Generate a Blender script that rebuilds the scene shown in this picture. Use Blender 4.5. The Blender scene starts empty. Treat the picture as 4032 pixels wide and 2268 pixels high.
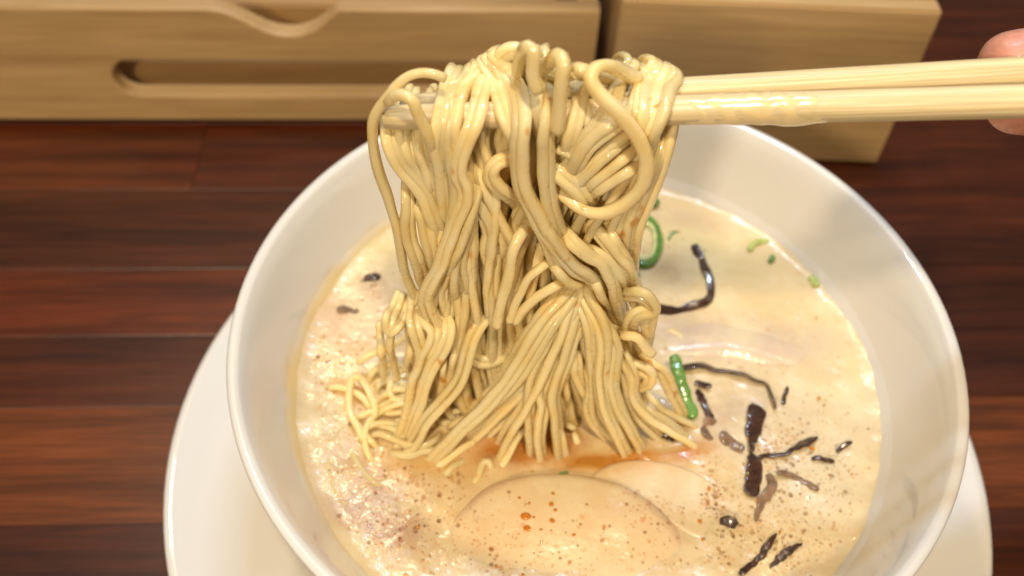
import bpy, bmesh, math, random
import numpy as np
from mathutils import Vector, Matrix
random.seed(7); rng = np.random.default_rng(7)
scene = bpy.context.scene
C = scene.collection

# ------------------------------------------------------------------ camera
FPX = 3850.0                                  # focal length in photo pixels (4032 wide)
TH, RO = 0.88640122, 0.04853672               # pitch below horizontal, roll
CAM = np.array([-0.02496643, -0.17211173, 0.3072645])
ZR, ZS, RS = 0.08183, 0.05369, 0.0899         # bowl rim height, broth height, broth radius
cam_d = bpy.data.cameras.new('camera'); cam = bpy.data.objects.new('camera', cam_d); C.objects.link(cam)
_f = Vector((0, math.cos(TH), -math.sin(TH))); _u = Vector((0, math.sin(TH), math.cos(TH))); _r = Vector((1, 0, 0))
_c, _s = math.cos(RO), math.sin(RO)
_x = _r * _c + _u * _s; _y = -_r * _s + _u * _c
cam.matrix_world = Matrix(((_x.x, _y.x, -_f.x, CAM[0]), (_x.y, _y.y, -_f.y, CAM[1]), (_x.z, _y.z, -_f.z, CAM[2]), (0, 0, 0, 1)))
cam_d.sensor_width = 36; cam_d.lens = 36 * FPX / 4032
cam_d.clip_start = 0.01; cam_d.clip_end = 20
cam_d.dof.use_dof = True; cam_d.dof.focus_distance = 0.228; cam_d.dof.aperture_fstop = 11.5
scene.camera = cam

# ------------------------------------------------------------------ world and lamps (indoor, ceiling lamps plus an added front fill)
w = bpy.data.worlds.new('World'); scene.world = w; w.use_nodes = True
bg = w.node_tree.nodes['Background']; bg.inputs[0].default_value = (1.0, 0.86, 0.70, 1); bg.inputs[1].default_value = 0.17

def lamp(name, loc, size, power, col, target=(0, 0, .06), size_y=None):
    l = bpy.data.lights.new(name, 'AREA'); l.energy = power; l.color = col
    l.size = size
    if size_y: l.shape = 'RECTANGLE'; l.size_y = size_y
    else: l.shape = 'DISK'
    o = bpy.data.objects.new(name, l); C.objects.link(o); o.location = loc
    o.rotation_euler = (Vector(target) - Vector(loc)).to_track_quat('-Z', 'Y').to_euler()
    return o
WARM = (1.0, 0.82, 0.56); COOL = (0.60, 0.77, 1.0)
lamp('ceiling_lamp_front', (0.06, -0.42, 1.05), .085, 8.2, WARM)
lamp('added_front_fill', (-0.45, -1.15, 0.95), .14, 12.0, WARM)  # fill light added low in front to brighten the noodles, not a real fixture
lamp('ceiling_lamp_right', (0.50, 0.22, 1.15), .09, 1.6, WARM)
lamp('ceiling_lamp_back', (-0.35, 0.60, 1.25), .09, 3.6, WARM)
lamp('cool_panel_lamp', (0.04, 0.36, 1.25), .30, 7.5, COOL, size_y=.07)
scene.view_settings.view_transform = 'Standard'; scene.view_settings.look = 'None'
scene.view_settings.exposure = -0.12; scene.view_settings.gamma = 1.0
scene.cycles.use_denoising = True
scene.cycles.max_bounces = 10; scene.cycles.diffuse_bounces = 6; scene.cycles.transmission_bounces = 6; scene.cycles.sample_clamp_indirect = 4.0

# ------------------------------------------------------------------ pixel helpers: a spot in the photo -> a point at its own real depth
SC = 4032 / 2576
FR = {'d': (0, 0, 1 / SC), 'A': (1400, 100, 1.8114), 'B': (1400, 800, 1.8114), 'C': (1100, 1400, 1.61), 'P': (1400, 500, 2.07),
      'Q': (1900, 500, 2.07), 'N': (1250, 1200, 2.415), 'M': (1950, 1000, 1.811), 'T': (1400, 100, 3.623), 'U': (2000, 200, 3.623),
      'E': (2500, 1400, 1.669), 'D': (2400, 700, 1.7173)}
def src(fr, p):
    o = FR[fr]; return (o[0] + p[0] / o[2], o[1] + p[1] / o[2])
def ray(q):
    x = (q[0] - 2016) / FPX; y = -(q[1] - 1134) / FPX
    x, y = _c * x - _s * y, _s * x + _c * y
    return np.array([x, math.cos(TH) + y * math.sin(TH), -math.sin(TH) + y * math.cos(TH)])
def at_y(q, Y): d = ray(q); return CAM + d * (Y - CAM[1]) / d[1]
def at_z(q, z): d = ray(q); return CAM + d * (z - CAM[2]) / d[2]
def to_px(P):                                 # points (n,3) -> photo pixels in 2576-wide units
    v = np.asarray(P) - CAM
    X = v @ np.array(_x); Yv = v @ np.array(_y); Z = v @ np.array(_f)
    return np.stack([(2016 + FPX * X / Z) / SC, (1134 - FPX * Yv / Z) / SC], -1)

# ------------------------------------------------------------------ object helpers
def tag(o, label=None, cat=None, group=None, kind=None):
    if label: o['label'] = label
    if cat: o['category'] = cat
    if group: o['group'] = group
    if kind: o['kind'] = kind
    return o
def empty(name, loc=(0, 0, 0)):
    o = bpy.data.objects.new(name, None); o.empty_display_size = .01; C.objects.link(o); o.location = loc; return o
def mesh_obj(name, verts, faces, mat, parent=None, smooth=True):
    me = bpy.data.meshes.new(name); me.from_pydata([tuple(map(float, v)) for v in verts], [], faces); me.update()
    if smooth: me.polygons.foreach_set('use_smooth', [True] * len(me.polygons))
    me.materials.append(mat)
    o = bpy.data.objects.new(name, me); C.objects.link(o)
    if parent is not None:
        o.parent = parent; o.matrix_parent_inverse = Matrix.Translation(-parent.location)
    return o
def bm_obj(name, bm, mat, parent=None, smooth=False):
    me = bpy.data.meshes.new(name); bm.normal_update(); bm.to_mesh(me); bm.free()
    if smooth: me.polygons.foreach_set('use_smooth', [True] * len(me.polygons))
    me.materials.append(mat)
    o = bpy.data.objects.new(name, me); C.objects.link(o)
    if parent is not None:
        o.parent = parent; o.matrix_parent_inverse = Matrix.Translation(-parent.location)
    return o

# ------------------------------------------------------------------ material helpers
def new_mat(name):
    m = bpy.data.materials.new(name); m.use_nodes = True
    nt = m.node_tree; return m, nt, nt.nodes['Principled BSDF']
def N(nt, t, **kw):
    n = nt.nodes.new(t)
    for k, v in kw.items():
        if k in n.inputs.keys(): n.inputs[k].default_value = v
        else: setattr(n, k, v)
    return n
def L(nt, a, b): nt.links.new(a, b)
def ramp(nt, fac, stops):
    r = nt.nodes.new('ShaderNodeValToRGB'); e = r.color_ramp.elements
    while len(e) < len(stops): e.new(.5)
    for i, (p, c) in enumerate(stops):
        e[i].position = p; e[i].color = (*c, 1) if len(c) == 3 else c
    L(nt, fac, r.inputs[0]); return r.outputs[0]
def mixc(nt, fac, a, b, mode='MIX'):
    m = nt.nodes.new('ShaderNodeMix'); m.data_type = 'RGBA'; m.blend_type = mode
    for i, v in ((0, fac), (6, a), (7, b)):
        if hasattr(v, 'is_output'): L(nt, v, m.inputs[i])
        elif i == 0: m.inputs[0].default_value = v
        else: m.inputs[i].default_value = (*v, 1)
    return m.outputs[2]
def coords(nt, scale=(1, 1, 1), rot=(0, 0, 0), kind='Object'):
    t = nt.nodes.new('ShaderNodeTexCoord'); m = nt.nodes.new('ShaderNodeMapping')
    m.inputs['Scale'].default_value = scale; m.inputs['Rotation'].default_value = rot
    L(nt, t.outputs[kind], m.inputs[0]); return m.outputs[0]
def bump(nt, h, strength, dist, normal=None):
    b = nt.nodes.new('ShaderNodeBump'); b.inputs['Strength'].default_value = strength; b.inputs['Distance'].default_value = dist
    L(nt, h, b.inputs['Height'])
    if normal is not None: L(nt, normal, b.inputs['Normal'])
    return b.outputs[0]

def wood_mat(name, c0, c1, c2, rough=.4, grain=(9, 160, 160), rnd=.25, coat=0.0, blot=.35, spec=.5, streak=.12):
    m, nt, p = new_mat(name)
    oi = nt.nodes.new('ShaderNodeObjectInfo')
    co = coords(nt, grain)
    ad = N(nt, 'ShaderNodeVectorMath', operation='ADD'); L(nt, co, ad.inputs[0])
    sc = N(nt, 'ShaderNodeMath', operation='MULTIPLY'); L(nt, oi.outputs['Random'], sc.inputs[0]); sc.inputs[1].default_value = 50
    L(nt, sc.outputs[0], ad.inputs[1])
    n1 = N(nt, 'ShaderNodeTexNoise', Scale=1.0, Detail=6.0, Roughness=.62, Distortion=.4); L(nt, ad.outputs[0], n1.inputs['Vector'])
    col = ramp(nt, n1.outputs[0], [(.28, c0), (.5, c1), (.74, c2)])
    n2 = N(nt, 'ShaderNodeTexNoise', Scale=.35, Detail=3.0); L(nt, ad.outputs[0], n2.inputs['Vector'])
    col = mixc(nt, blot, col, ramp(nt, n2.outputs[0], [(.35, tuple(x * .55 for x in c0)), (.65, c2)]), 'MIX')
    co3 = coords(nt, tuple(g * k for g, k in zip(grain, (1.6, 5, 5)))); n3 = N(nt, 'ShaderNodeTexNoise', Scale=1.0, Detail=4.0, Roughness=.6); L(nt, co3, n3.inputs['Vector'])
    col = mixc(nt, streak, col, ramp(nt, n3.outputs[0], [(.35, (.25, .2, .17)), (.62, (1, 1, 1))]), 'MULTIPLY')
    hsv = nt.nodes.new('ShaderNodeHueSaturation'); L(nt, col, hsv.inputs['Color'])
    mr = N(nt, 'ShaderNodeMapRange'); mr.inputs[3].default_value = 1 - rnd; mr.inputs[4].default_value = 1 + rnd
    L(nt, oi.outputs['Random'], mr.inputs[0]); L(nt, mr.outputs[0], hsv.inputs['Value'])
    L(nt, hsv.outputs[0], p.inputs['Base Color'])
    p.inputs['Roughness'].default_value = rough; p.inputs['Coat Weight'].default_value = coat; p.inputs['Coat Roughness'].default_value = .22
    p.inputs['Specular IOR Level'].default_value = spec
    L(nt, bump(nt, n1.outputs[0], .12, .0006), p.inputs['Normal'])
    return m

M = {}
M['bamboo'] = wood_mat('bamboo_ply', (.42, .26, .11), (.52, .335, .15), (.59, .40, .195), rough=.45, grain=(14, 170, 170), rnd=.06, blot=.3, streak=.2)
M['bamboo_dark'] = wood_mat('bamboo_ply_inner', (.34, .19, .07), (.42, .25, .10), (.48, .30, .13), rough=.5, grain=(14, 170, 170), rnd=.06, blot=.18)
M['chop'] = wood_mat('chopstick_wood', (.62, .45, .20), (.80, .65, .37), (.86, .74, .48), rough=.42, grain=(12, 900, 900), rnd=.03, blot=.15, streak=.4)
def stave(name, c):
    return wood_mat(name, tuple(x * .45 for x in c), c, tuple(min(1, x * 1.55) for x in c), rough=.36, grain=(22, 330, 330), rnd=.12, coat=.06, blot=.45, spec=.34, streak=.55)
M['stave_red'] = stave('stave_red', (.105, .020, .0050))
M['stave_orange'] = stave('stave_orange', (.135, .034, .0075))
M['stave_dark'] = stave('stave_dark', (.062, .0150, .0050))
M['stave_mid'] = stave('stave_mid', (.080, .0175, .0050))

def ceramic():
    m, nt, p = new_mat('glazed_white_ceramic')
    p.inputs['Base Color'].default_value = (.68, .66, .63, 1)
    p.inputs['Roughness'].default_value = .30; p.inputs['Coat Weight'].default_value = 1.0; p.inputs['Coat Roughness'].default_value = .025
    n = N(nt, 'ShaderNodeTexNoise', Scale=22.0, Detail=2.0); L(nt, coords(nt), n.inputs['Vector'])
    L(nt, bump(nt, n.outputs[0], .05, .002), p.inputs['Normal'])
    return m
M['ceramic'] = ceramic()

def bowl_mat():
    m = M['ceramic'].copy(); m.name = 'bowl_ceramic_with_broth_film'; nt = m.node_tree; p = nt.nodes['Principled BSDF']
    # dried broth film clinging just above the broth line, uneven outline
    t = nt.nodes.new('ShaderNodeTexCoord'); sx = nt.nodes.new('ShaderNodeSeparateXYZ'); L(nt, t.outputs['Object'], sx.inputs[0])
    n = N(nt, 'ShaderNodeTexNoise', Scale=38.0, Detail=4.0, Roughness=.6); L(nt, t.outputs['Object'], n.inputs['Vector'])
    # film height is larger towards the back left of the bowl
    a = N(nt, 'ShaderNodeMath', operation='MULTIPLY'); a.inputs[1].default_value = -.06; a.inputs[2].default_value = -.0085; a.operation = 'MULTIPLY_ADD'; L(nt, sx.outputs[0], a.inputs[0])
    b = N(nt, 'ShaderNodeMath', operation='MULTIPLY_ADD'); b.inputs[1].default_value = .013; L(nt, n.outputs[0], b.inputs[0]); L(nt, a.outputs[0], b.inputs[2])
    s = N(nt, 'ShaderNodeMath', operation='SUBTRACT'); L(nt, sx.outputs[2], s.inputs[0]); L(nt, b.outputs[0], s.inputs[1])
    mr = N(nt, 'ShaderNodeMapRange'); mr.inputs[1].default_value = ZS - .0015; mr.inputs[2].default_value = ZS + .0030; mr.inputs[3].default_value = .9; mr.inputs[4].default_value = 0
    L(nt, s.outputs[0], mr.inputs[0])
    L(nt, mixc(nt, mr.outputs[0], (.68, .66, .63), (.73, .55, .24)), p.inputs['Base Color'])
    return m
M['bowl'] = bowl_mat()

def noodle_mat():
    m, nt, p = new_mat('wet_noodle')
    oi = nt.nodes.new('ShaderNodeObjectInfo')
    co = coords(nt)
    n1 = N(nt, 'ShaderNodeTexNoise', Scale=120.0, Detail=3.0); L(nt, co, n1.inputs['Vector'])
    col = ramp(nt, n1.outputs[0], [(.3, (.98, .775, .345)), (.52, (.985, .845, .455)), (.75, (.985, .89, .565))])
    hsv = nt.nodes.new('ShaderNodeHueSaturation'); L(nt, col, hsv.inputs['Color'])
    mr = N(nt, 'ShaderNodeMapRange'); mr.inputs[3].default_value = .84; mr.inputs[4].default_value = 1.05
    L(nt, oi.outputs['Random'], mr.inputs[0]); L(nt, mr.outputs[0], hsv.inputs['Value'])
    # chilli-oil stains: small, sparse, orange
    n2 = N(nt, 'ShaderNodeTexNoise', Scale=210.0, Detail=2.0, Roughness=.5); L(nt, coords(nt, (1, 1, .45)), n2.inputs['Vector'])
    st = ramp(nt, n2.outputs[0], [(.67, (0, 0, 0)), (.76, (1, 1, 1))])
    col = mixc(nt, st, hsv.outputs[0], (.70, .33, .05))
    L(nt, col, p.inputs['Base Color'])
    p.inputs['Roughness'].default_value = .24
    p.inputs['Subsurface Weight'].default_value = 0.0
    p.inputs['IOR'].default_value = 1.33
    p.inputs['Coat Weight'].default_value = 1.0; p.inputs['Coat Roughness'].default_value = .04; p.inputs['Coat IOR'].default_value = 1.6
    n3 = N(nt, 'ShaderNodeTexNoise', Scale=560.0, Detail=1.0, Roughness=.5); L(nt, co, n3.inputs['Vector'])
    L(nt, bump(nt, n3.outputs[0], .9, .0008), p.inputs['Coat Normal'])
    n4 = N(nt, 'ShaderNodeTexNoise', Scale=420.0, Detail=2.0); L(nt, co, n4.inputs['Vector'])
    L(nt, bump(nt, n4.outputs[0], .07, .0005), p.inputs['Normal'])
    return m
def add_translucent(m, amount, col):
    nt = m.node_tree; p = nt.nodes['Principled BSDF']; out = nt.nodes['Material Output']
    t = nt.nodes.new('ShaderNodeBsdfTranslucent'); t.inputs[0].default_value = (*col, 1)
    mx = nt.nodes.new('ShaderNodeMixShader'); mx.inputs[0].default_value = amount
    L(nt, p.outputs[0], mx.inputs[1]); L(nt, t.outputs[0], mx.inputs[2]); L(nt, mx.outputs[0], out.inputs[0])
M['noodle'] = noodle_mat(); add_translucent(M['noodle'], .27, (1.0, .82, .40))

def broth_mat(name, sss=.35, rough=.3, bs=.5):
    m, nt, p = new_mat(name)
    at = N(nt, 'ShaderNodeAttribute', attribute_name='tint')
    co = coords(nt)
    n1 = N(nt, 'ShaderNodeTexNoise', Scale=240.0, Detail=5.0, Roughness=.65); L(nt, co, n1.inputs['Vector'])
    col = mixc(nt, ramp(nt, n1.outputs[0], [(.45, (0, 0, 0)), (.80, (.35, .35, .35))]), at.outputs['Color'], (.70, .47, .22), 'MIX')
    n1b = N(nt, 'ShaderNodeTexNoise', Scale=70.0, Detail=4.0, Roughness=.6); L(nt, co, n1b.inputs['Vector'])
    col = mixc(nt, ramp(nt, n1b.outputs[0], [(.46, (0, 0, 0)), (.66, (.6, .6, .6))]), col, (.77, .66, .43), 'MIX')
    v = N(nt, 'ShaderNodeTexVoronoi', Scale=1100.0, Randomness=1.0); L(nt, co, v.inputs['Vector'])
    dots = ramp(nt, v.outputs['Distance'], [(.10, (1, 1, 1)), (.26, (0, 0, 0))])
    keep = N(nt, 'ShaderNodeTexNoise', Scale=130.0, Detail=2.0); L(nt, co, keep.inputs['Vector'])
    dk = mixc(nt, 1.0, dots, ramp(nt, keep.outputs[0], [(.50, (0, 0, 0)), (.64, (.28, .28, .28))]), 'MULTIPLY')
    col = mixc(nt, dk, col, (.52, .28, .10), 'MIX')
    col = mixc(nt, at.outputs['Alpha'], col, at.outputs['Color'], 'MIX')
    L(nt, col, p.inputs['Base Color'])
    p.inputs['Roughness'].default_value = rough
    p.inputs['Subsurface Weight'].default_value = sss; p.inputs['Subsurface Radius'].default_value = (1.0, .7, .4); p.inputs['Subsurface Scale'].default_value = .0018
    p.inputs['Coat Weight'].default_value = .42; p.inputs['Coat Roughness'].default_value = .11; p.inputs['Coat IOR'].default_value = 1.4
    n2 = N(nt, 'ShaderNodeTexNoise', Scale=430.0, Detail=1.2, Roughness=.5); L(nt, co, n2.inputs['Vector'])
    inv = N(nt, 'ShaderNodeMath', operation='SUBTRACT'); inv.inputs[0].default_value = 1.0; L(nt, at.outputs['Alpha'], inv.inputs[1])
    b1n = N(nt, 'ShaderNodeBump', Distance=.0010 * bs); L(nt, n2.outputs[0], b1n.inputs['Height'])
    cl = N(nt, 'ShaderNodeTexNoise', Scale=75.0, Detail=2.0); L(nt, co, cl.inputs['Vector'])
    cm = N(nt, 'ShaderNodeMapRange'); cm.inputs[1].default_value = .46; cm.inputs[2].default_value = .62; cm.inputs[3].default_value = .4; cm.inputs[4].default_value = 1.0; L(nt, cl.outputs[0], cm.inputs[0])
    cmm = N(nt, 'ShaderNodeMath', operation='MULTIPLY'); L(nt, cm.outputs[0], cmm.inputs[0]); L(nt, inv.outputs[0], cmm.inputs[1]); L(nt, cmm.outputs[0], b1n.inputs['Strength'])
    b2n = N(nt, 'ShaderNodeBump', Distance=.0003); L(nt, dots, b2n.inputs['Height']); L(nt, inv.outputs[0], b2n.inputs['Strength']); L(nt, b1n.outputs[0], b2n.inputs['Normal'])
    L(nt, b2n.outputs[0], p.inputs['Coat Normal']); L(nt, bump(nt, n2.outputs[0], bs * .5, .0006), p.inputs['Normal'])
    return m
M['broth'] = broth_mat('frothy_broth')
M['meat'] = broth_mat('pale_meat_under_froth', sss=.12, rough=.3, bs=.4)

def simple(name, col, rough=.3, coat=.6, sss=0., var=.3, scale=300., bs=.3, trans=0., coatr=.1):
    m, nt, p = new_mat(name)
    n = N(nt, 'ShaderNodeTexNoise', Scale=scale, Detail=4.0); L(nt, coords(nt), n.inputs['Vector'])
    L(nt, ramp(nt, n.outputs[0], [(.3, tuple(c * (1 - var) for c in col)), (.7, tuple(min(1, c * (1 + var)) for c in col))]), p.inputs['Base Color'])
    p.inputs['Roughness'].default_value = rough; p.inputs['Coat Weight'].default_value = coat; p.inputs['Coat Roughness'].default_value = coatr
    p.inputs['Subsurface Weight'].default_value = sss; p.inputs['Subsurface Radius'].default_value = (1, .6, .3); p.inputs['Subsurface Scale'].default_value = .002
    p.inputs['Transmission Weight'].default_value = trans
    L(nt, bump(nt, n.outputs[0], bs, .0005), p.inputs['Normal'])
    return m
M['mushroom'] = simple('wood_ear_mushroom', (.050, .020, .011), .30, .8, var=.6, scale=700., bs=.35)
M['mushroom_pale'] = simple('wood_ear_mushroom_under_broth', (.22, .13, .075), .4, .4, var=.4)
M['onion'] = simple('green_onion', (.095, .235, .025), .35, .5, .25, var=.35)
M['onion_pale'] = simple('pale_green_onion', (.42, .50, .14), .4, .4, .4, var=.25)
M['onion_core'] = simple('onion_core', (.60, .62, .30), .4, .4, .4, var=.2)
M['oil'] = simple('chilli_oil', (.62, .20, .012), .08, 1.0, .3, var=.15, bs=.02, coatr=.03)
M['skin'] = simple('skin', (.56, .25, .175), .45, .05, .35, var=.12, scale=500., bs=.25)
M['nail'] = simple('nail', (.70, .46, .36), .25, .5, .2, var=.05, bs=.0)
M['film'] = simple('broth_film', (.80, .64, .36), .15, 1.0, .6, var=.08, scale=380., bs=.25)

def bubble_mat():
    m, nt, p = new_mat('froth_bubble'); out = nt.nodes['Material Output']; nt.nodes.remove(p)
    at = N(nt, 'ShaderNodeAttribute', attribute_name='tint')
    tr = nt.nodes.new('ShaderNodeBsdfTransparent'); L(nt, at.outputs['Color'], tr.inputs[0])
    gl = N(nt, 'ShaderNodeBsdfGlossy', Roughness=.05)
    fr = N(nt, 'ShaderNodeFresnel', IOR=1.25)
    ge = nt.nodes.new('ShaderNodeNewGeometry'); fm = N(nt, 'ShaderNodeMath', operation='MULTIPLY'); iv = N(nt, 'ShaderNodeMath', operation='SUBTRACT'); iv.inputs[0].default_value = 1
    L(nt, ge.outputs['Backfacing'], iv.inputs[1]); L(nt, fr.outputs[0], fm.inputs[0]); L(nt, iv.outputs[0], fm.inputs[1])
    mx = nt.nodes.new('ShaderNodeMixShader'); L(nt, fm.outputs[0], mx.inputs[0]); L(nt, tr.outputs[0], mx.inputs[1]); L(nt, gl.outputs[0], mx.inputs[2]); L(nt, mx.outputs[0], out.inputs[0])
    return m
M['bubble'] = bubble_mat()

# ================================================================== THE SETTING: stave-glued wooden table
YAW = math.atan(.072)
table = empty('table', (0, 0, 0)); tag(table, kind='structure')
table.rotation_euler = (0, 0, YAW)
bounds = [-.55, -.48, -.42, -.37, -.32, -.27, -.222, -.172, -.118, -.066, -.020, .026, .058, .0915, .137, .180, .225, .275, .33, .38, .44, .50]
pal = {-.118: 'mid', -.066: 'dark', -.020: 'orange', .026: 'mid', .058: 'red', .0915: 'dark', .137: 'mid', .180: 'red', .225: 'mid', .275: 'dark', .33: 'red'}
def plank(x0, x1, y0, y1, key):
    g = .00012
    bm = bmesh.new()
    bmesh.ops.create_cube(bm, size=1)
    for v in bm.verts: v.co = Vector((v.co.x * (x1 - x0 - g), v.co.y * (y1 - y0 - g), v.co.z * .03))
    bmesh.ops.bevel(bm, geom=[e for e in bm.edges if all(v.co.z > 0 for v in e.verts)], offset=.00022, segments=1, affect='EDGES')
    o = bm_obj('plank', bm, M['stave_' + key])
    o.parent = table; o.location = ((x0 + x1) / 2, (y0 + y1) / 2, -.015 + random.uniform(-.00005, 0))
    return o
kk = ['red', 'mid', 'dark', 'orange', 'mid']
for i in range(len(bounds) - 1):
    y0, y1 = bounds[i], bounds[i + 1]
    xs = [-.75]; x = -.75 + random.uniform(.1, .4)
    while x < .62: xs.append(x); x += random.uniform(.28, .5)
    xs.append(.75)
    if y0 == -.020: xs = [-.75, -.40, .30, .75]
    if y0 == .0915: xs = [-.75, -.5, .06, .5, .75]
    if y0 == .058: xs = [-.75, -.11, .05, .75]
    for a, b in zip(xs[:-1], xs[1:]):
        k = pal.get(y0, random.choice(kk))
        if y0 in (.058, .137, .0915) and a > 0: k = 'mid'
        plank(a, b, y0, y1, k)

# ================================================================== wooden boxes behind the bowl
def extrude_outline(name, outer, holes, thick, mat, parent, bev=.0012):
    """outline in (u, z), extruded along +v by thick; parent space: u = x, v = y"""
    cu = bpy.data.curves.new(name, 'CURVE'); cu.dimensions = '2D'; cu.fill_mode = 'BOTH'
    for pts in [outer] + holes:
        s = cu.splines.new('POLY'); s.points.add(len(pts) - 1); s.use_cyclic_u = True
        for p, q in zip(s.points, pts): p.co = (q[0], q[1], 0, 1)
    cu.extrude = thick / 2 - bev; cu.bevel_depth = bev; cu.bevel_resolution = 2; cu.offset = -bev
    tmp = bpy.data.objects.new('tmp', cu); C.objects.link(tmp)
    me = bpy.data.meshes.new_from_object(tmp); bpy.data.objects.remove(tmp)
    me.transform(Matrix(((1, 0, 0, 0), (0, 0, 1, thick / 2), (0, 1, 0, 0), (0, 0, 0, 1))))
    me.flip_normals() if False else None
    me.materials.clear(); me.materials.append(mat)
    o = bpy.data.objects.new(name, me); C.objects.link(o); o.parent = parent
    return o
def arc(cx, cz, r, a0, a1, n=8, rz=None):
    rz = rz or r
    return [(cx + r * math.cos(math.radians(a0 + (a1 - a0) * i / n)), cz + rz * math.sin(math.radians(a0 + (a1 - a0) * i / n))) for i in range(n + 1)]
def board(name, x0, x1, y0, y1, z0, z1, mat, parent, bev=.001):
    bm = bmesh.new(); bmesh.ops.create_cube(bm, size=1)
    for v in bm.verts: v.co = Vector((v.co.x * (x1 - x0), v.co.y * (y1 - y0), v.co.z * (z1 - z0)))
    bmesh.ops.bevel(bm, geom=bm.edges[:], offset=bev, segments=2, affect='EDGES')
    o = bm_obj(name, bm, mat); o.parent = parent; o.location = ((x0 + x1) / 2, (y0 + y1) / 2, (z0 + z1) / 2)
    return o
ORX, ORY = .0065, .1788                            # front right bottom corner of the left box
lb = empty('cutlery_box', (ORX, ORY, 0)); lb.rotation_euler = (0, 0, YAW)
tag(lb, 'long pale bamboo box with dipped top edge and long slot in its front', 'box')
X = lambda x: x - ORX
top = .0636
dip = [(-.157, .0636), (-.1515, .0628), (-.1465, .0606), (-.1419, .0578), (-.138, .0550), (-.1342, .0528), (-.130, .0513), (-.1254, .0507), (-.1215, .0509), (-.1179, .0520), (-.114, .0538), (-.1108, .0561), (-.1085, .0583), (-.1062, .0606), (-.1042, .0626), (-.1025, .0636)]
outer = [(X(-.34), .0035), (X(ORX), .0035), (X(ORX), top)] + [(X(a), b) for a, b in reversed(dip)] + [(X(-.34), top)]
zs0, zs1, xs0, xs1 = .0180, .0372, -.2045, -.030
rr = (zs1 - zs0) / 2
slot = arc(X(xs0) + rr, zs0 + rr, rr, 90, 270, 14) + arc(X(xs1) - rr, zs0 + rr, rr, -90, 90, 14)
extrude_outline('front_panel', outer, [slot], .0085, M['bamboo'], lb)
board('side_panel', X(ORX) - .0085, X(ORX) - .0003, .0088, .11, .0038, top - .0005, M['bamboo'], lb)
board('side_panel', X(-.34), X(-.34) + .0085, .0088, .11, .0038, top - .0005, M['bamboo'], lb)
board('back_panel', X(-.34), X(ORX), .1103, .118, .0038, top + .02, M['bamboo'], lb)
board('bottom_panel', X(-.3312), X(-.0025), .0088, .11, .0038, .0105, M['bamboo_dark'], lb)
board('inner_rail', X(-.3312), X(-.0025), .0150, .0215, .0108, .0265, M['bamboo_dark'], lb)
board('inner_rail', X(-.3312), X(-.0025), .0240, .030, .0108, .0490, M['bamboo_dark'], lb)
for fx in (-.30, -.03):
    for fy in (.012, .1):
        board('foot', X(fx) - .008, X(fx) + .008, fy - .006, fy + .006, .0002, .0036, M['bamboo_dark'], lb, .0005)

rb = empty('wooden_box', (.0128, .1607, 0)); rb.rotation_euler = (0, 0, .012)
tag(rb, 'taller plain bamboo box with a solid front standing behind the chopsticks', 'box')
W = .1268; HB = .0825
board('front_panel', 0, W, 0, .0085, .0006, HB, M['bamboo'], rb)
board('side_panel', 0, .0085, .0088, .12, .0006, HB - .0004, M['bamboo'], rb)
board('side_panel', W - .0085, W, .0088, .12, .0006, HB - .0004, M['bamboo'], rb)
board('back_panel', 0, W, .1203, .128, .0006, HB, M['bamboo'], rb)
board('bottom_panel', .0088, W - .0088, .0088, .12, .0008, .007, M['bamboo_dark'], rb)
board('lid', .0088, W - .0088, .0088, .12, HB - .008, HB - .0008, M['bamboo'], rb)

# ================================================================== bowl and saucer (lathes)
def lathe(name, prof, mat, seg=128, parent=None):
    # smooth the profile with Catmull-Rom
    pts = [np.array(p, float) for p in prof]; fine = []
    for i in range(len(pts) - 1):
        p0, p1, p2, p3 = pts[max(i - 1, 0)], pts[i], pts[i + 1], pts[min(i + 2, len(pts) - 1)]
        for t in np.linspace(0, 1, 5)[:-1]:
            fine.append(.5 * ((2 * p1) + (-p0 + p2) * t + (2 * p0 - 5 * p1 + 4 * p2 - p3) * t * t + (-p0 + 3 * p1 - 3 * p2 + p3) * t ** 3))
    fine.append(pts[-1])
    V, F = [], []
    for r, z in fine:
        r = max(r, 1e-5)
        for k in range(seg):
            a = 2 * math.pi * k / seg; V.append((r * math.cos(a), r * math.sin(a), z))
    n = len(fine)
    for i in range(n - 1):
        for k in range(seg):
            k2 = (k + 1) % seg; F.append((i * seg + k, i * seg + k2, (i + 1) * seg + k2, (i + 1) * seg + k))
    return mesh_obj(name, V, F, mat, parent)
bowl = lathe('ramen_bowl', [(0, .0085), (.030, .0085), (.0385, .0080), (.0400, .0058), (.0425, .0056), (.0440, .0075), (.0470, .0125), (.060, .0205), (.075, .0330), (.0885, .0520), (.0975, .0680), (.1025, .0765), (.1046, .0800), (.1050, .0812), (.1046, .0820), (.1036, .0824), (.1024, .0822), (.1012, .0812), (.0990, .0770), (.0950, .0660), (.0902, .0537), (.083, .0405), (.070, .0265), (.045, .0150), (.020, .0115), (0, .0112)], M['bowl'])
tag(bowl, 'wide white glazed ramen bowl with a rounded rim, full of noodle soup', 'bowl')
plate = lathe('saucer_plate', [(0, .0020), (.060, .0020), (.066, .0003), (.072, .0003), (.076, .0030), (.100, .0062), (.122, .0098), (.1345, .0128), (.1372, .0140), (.1375, .0148), (.1368, .0155), (.1352, .0157), (.1325, .0150), (.120, .0118), (.100, .0085), (.078, .0058), (.060, .0054), (0, .0054)], M['ceramic'])
tag(plate, 'plain white round plate lying under the ramen bowl', 'plate')

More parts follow.
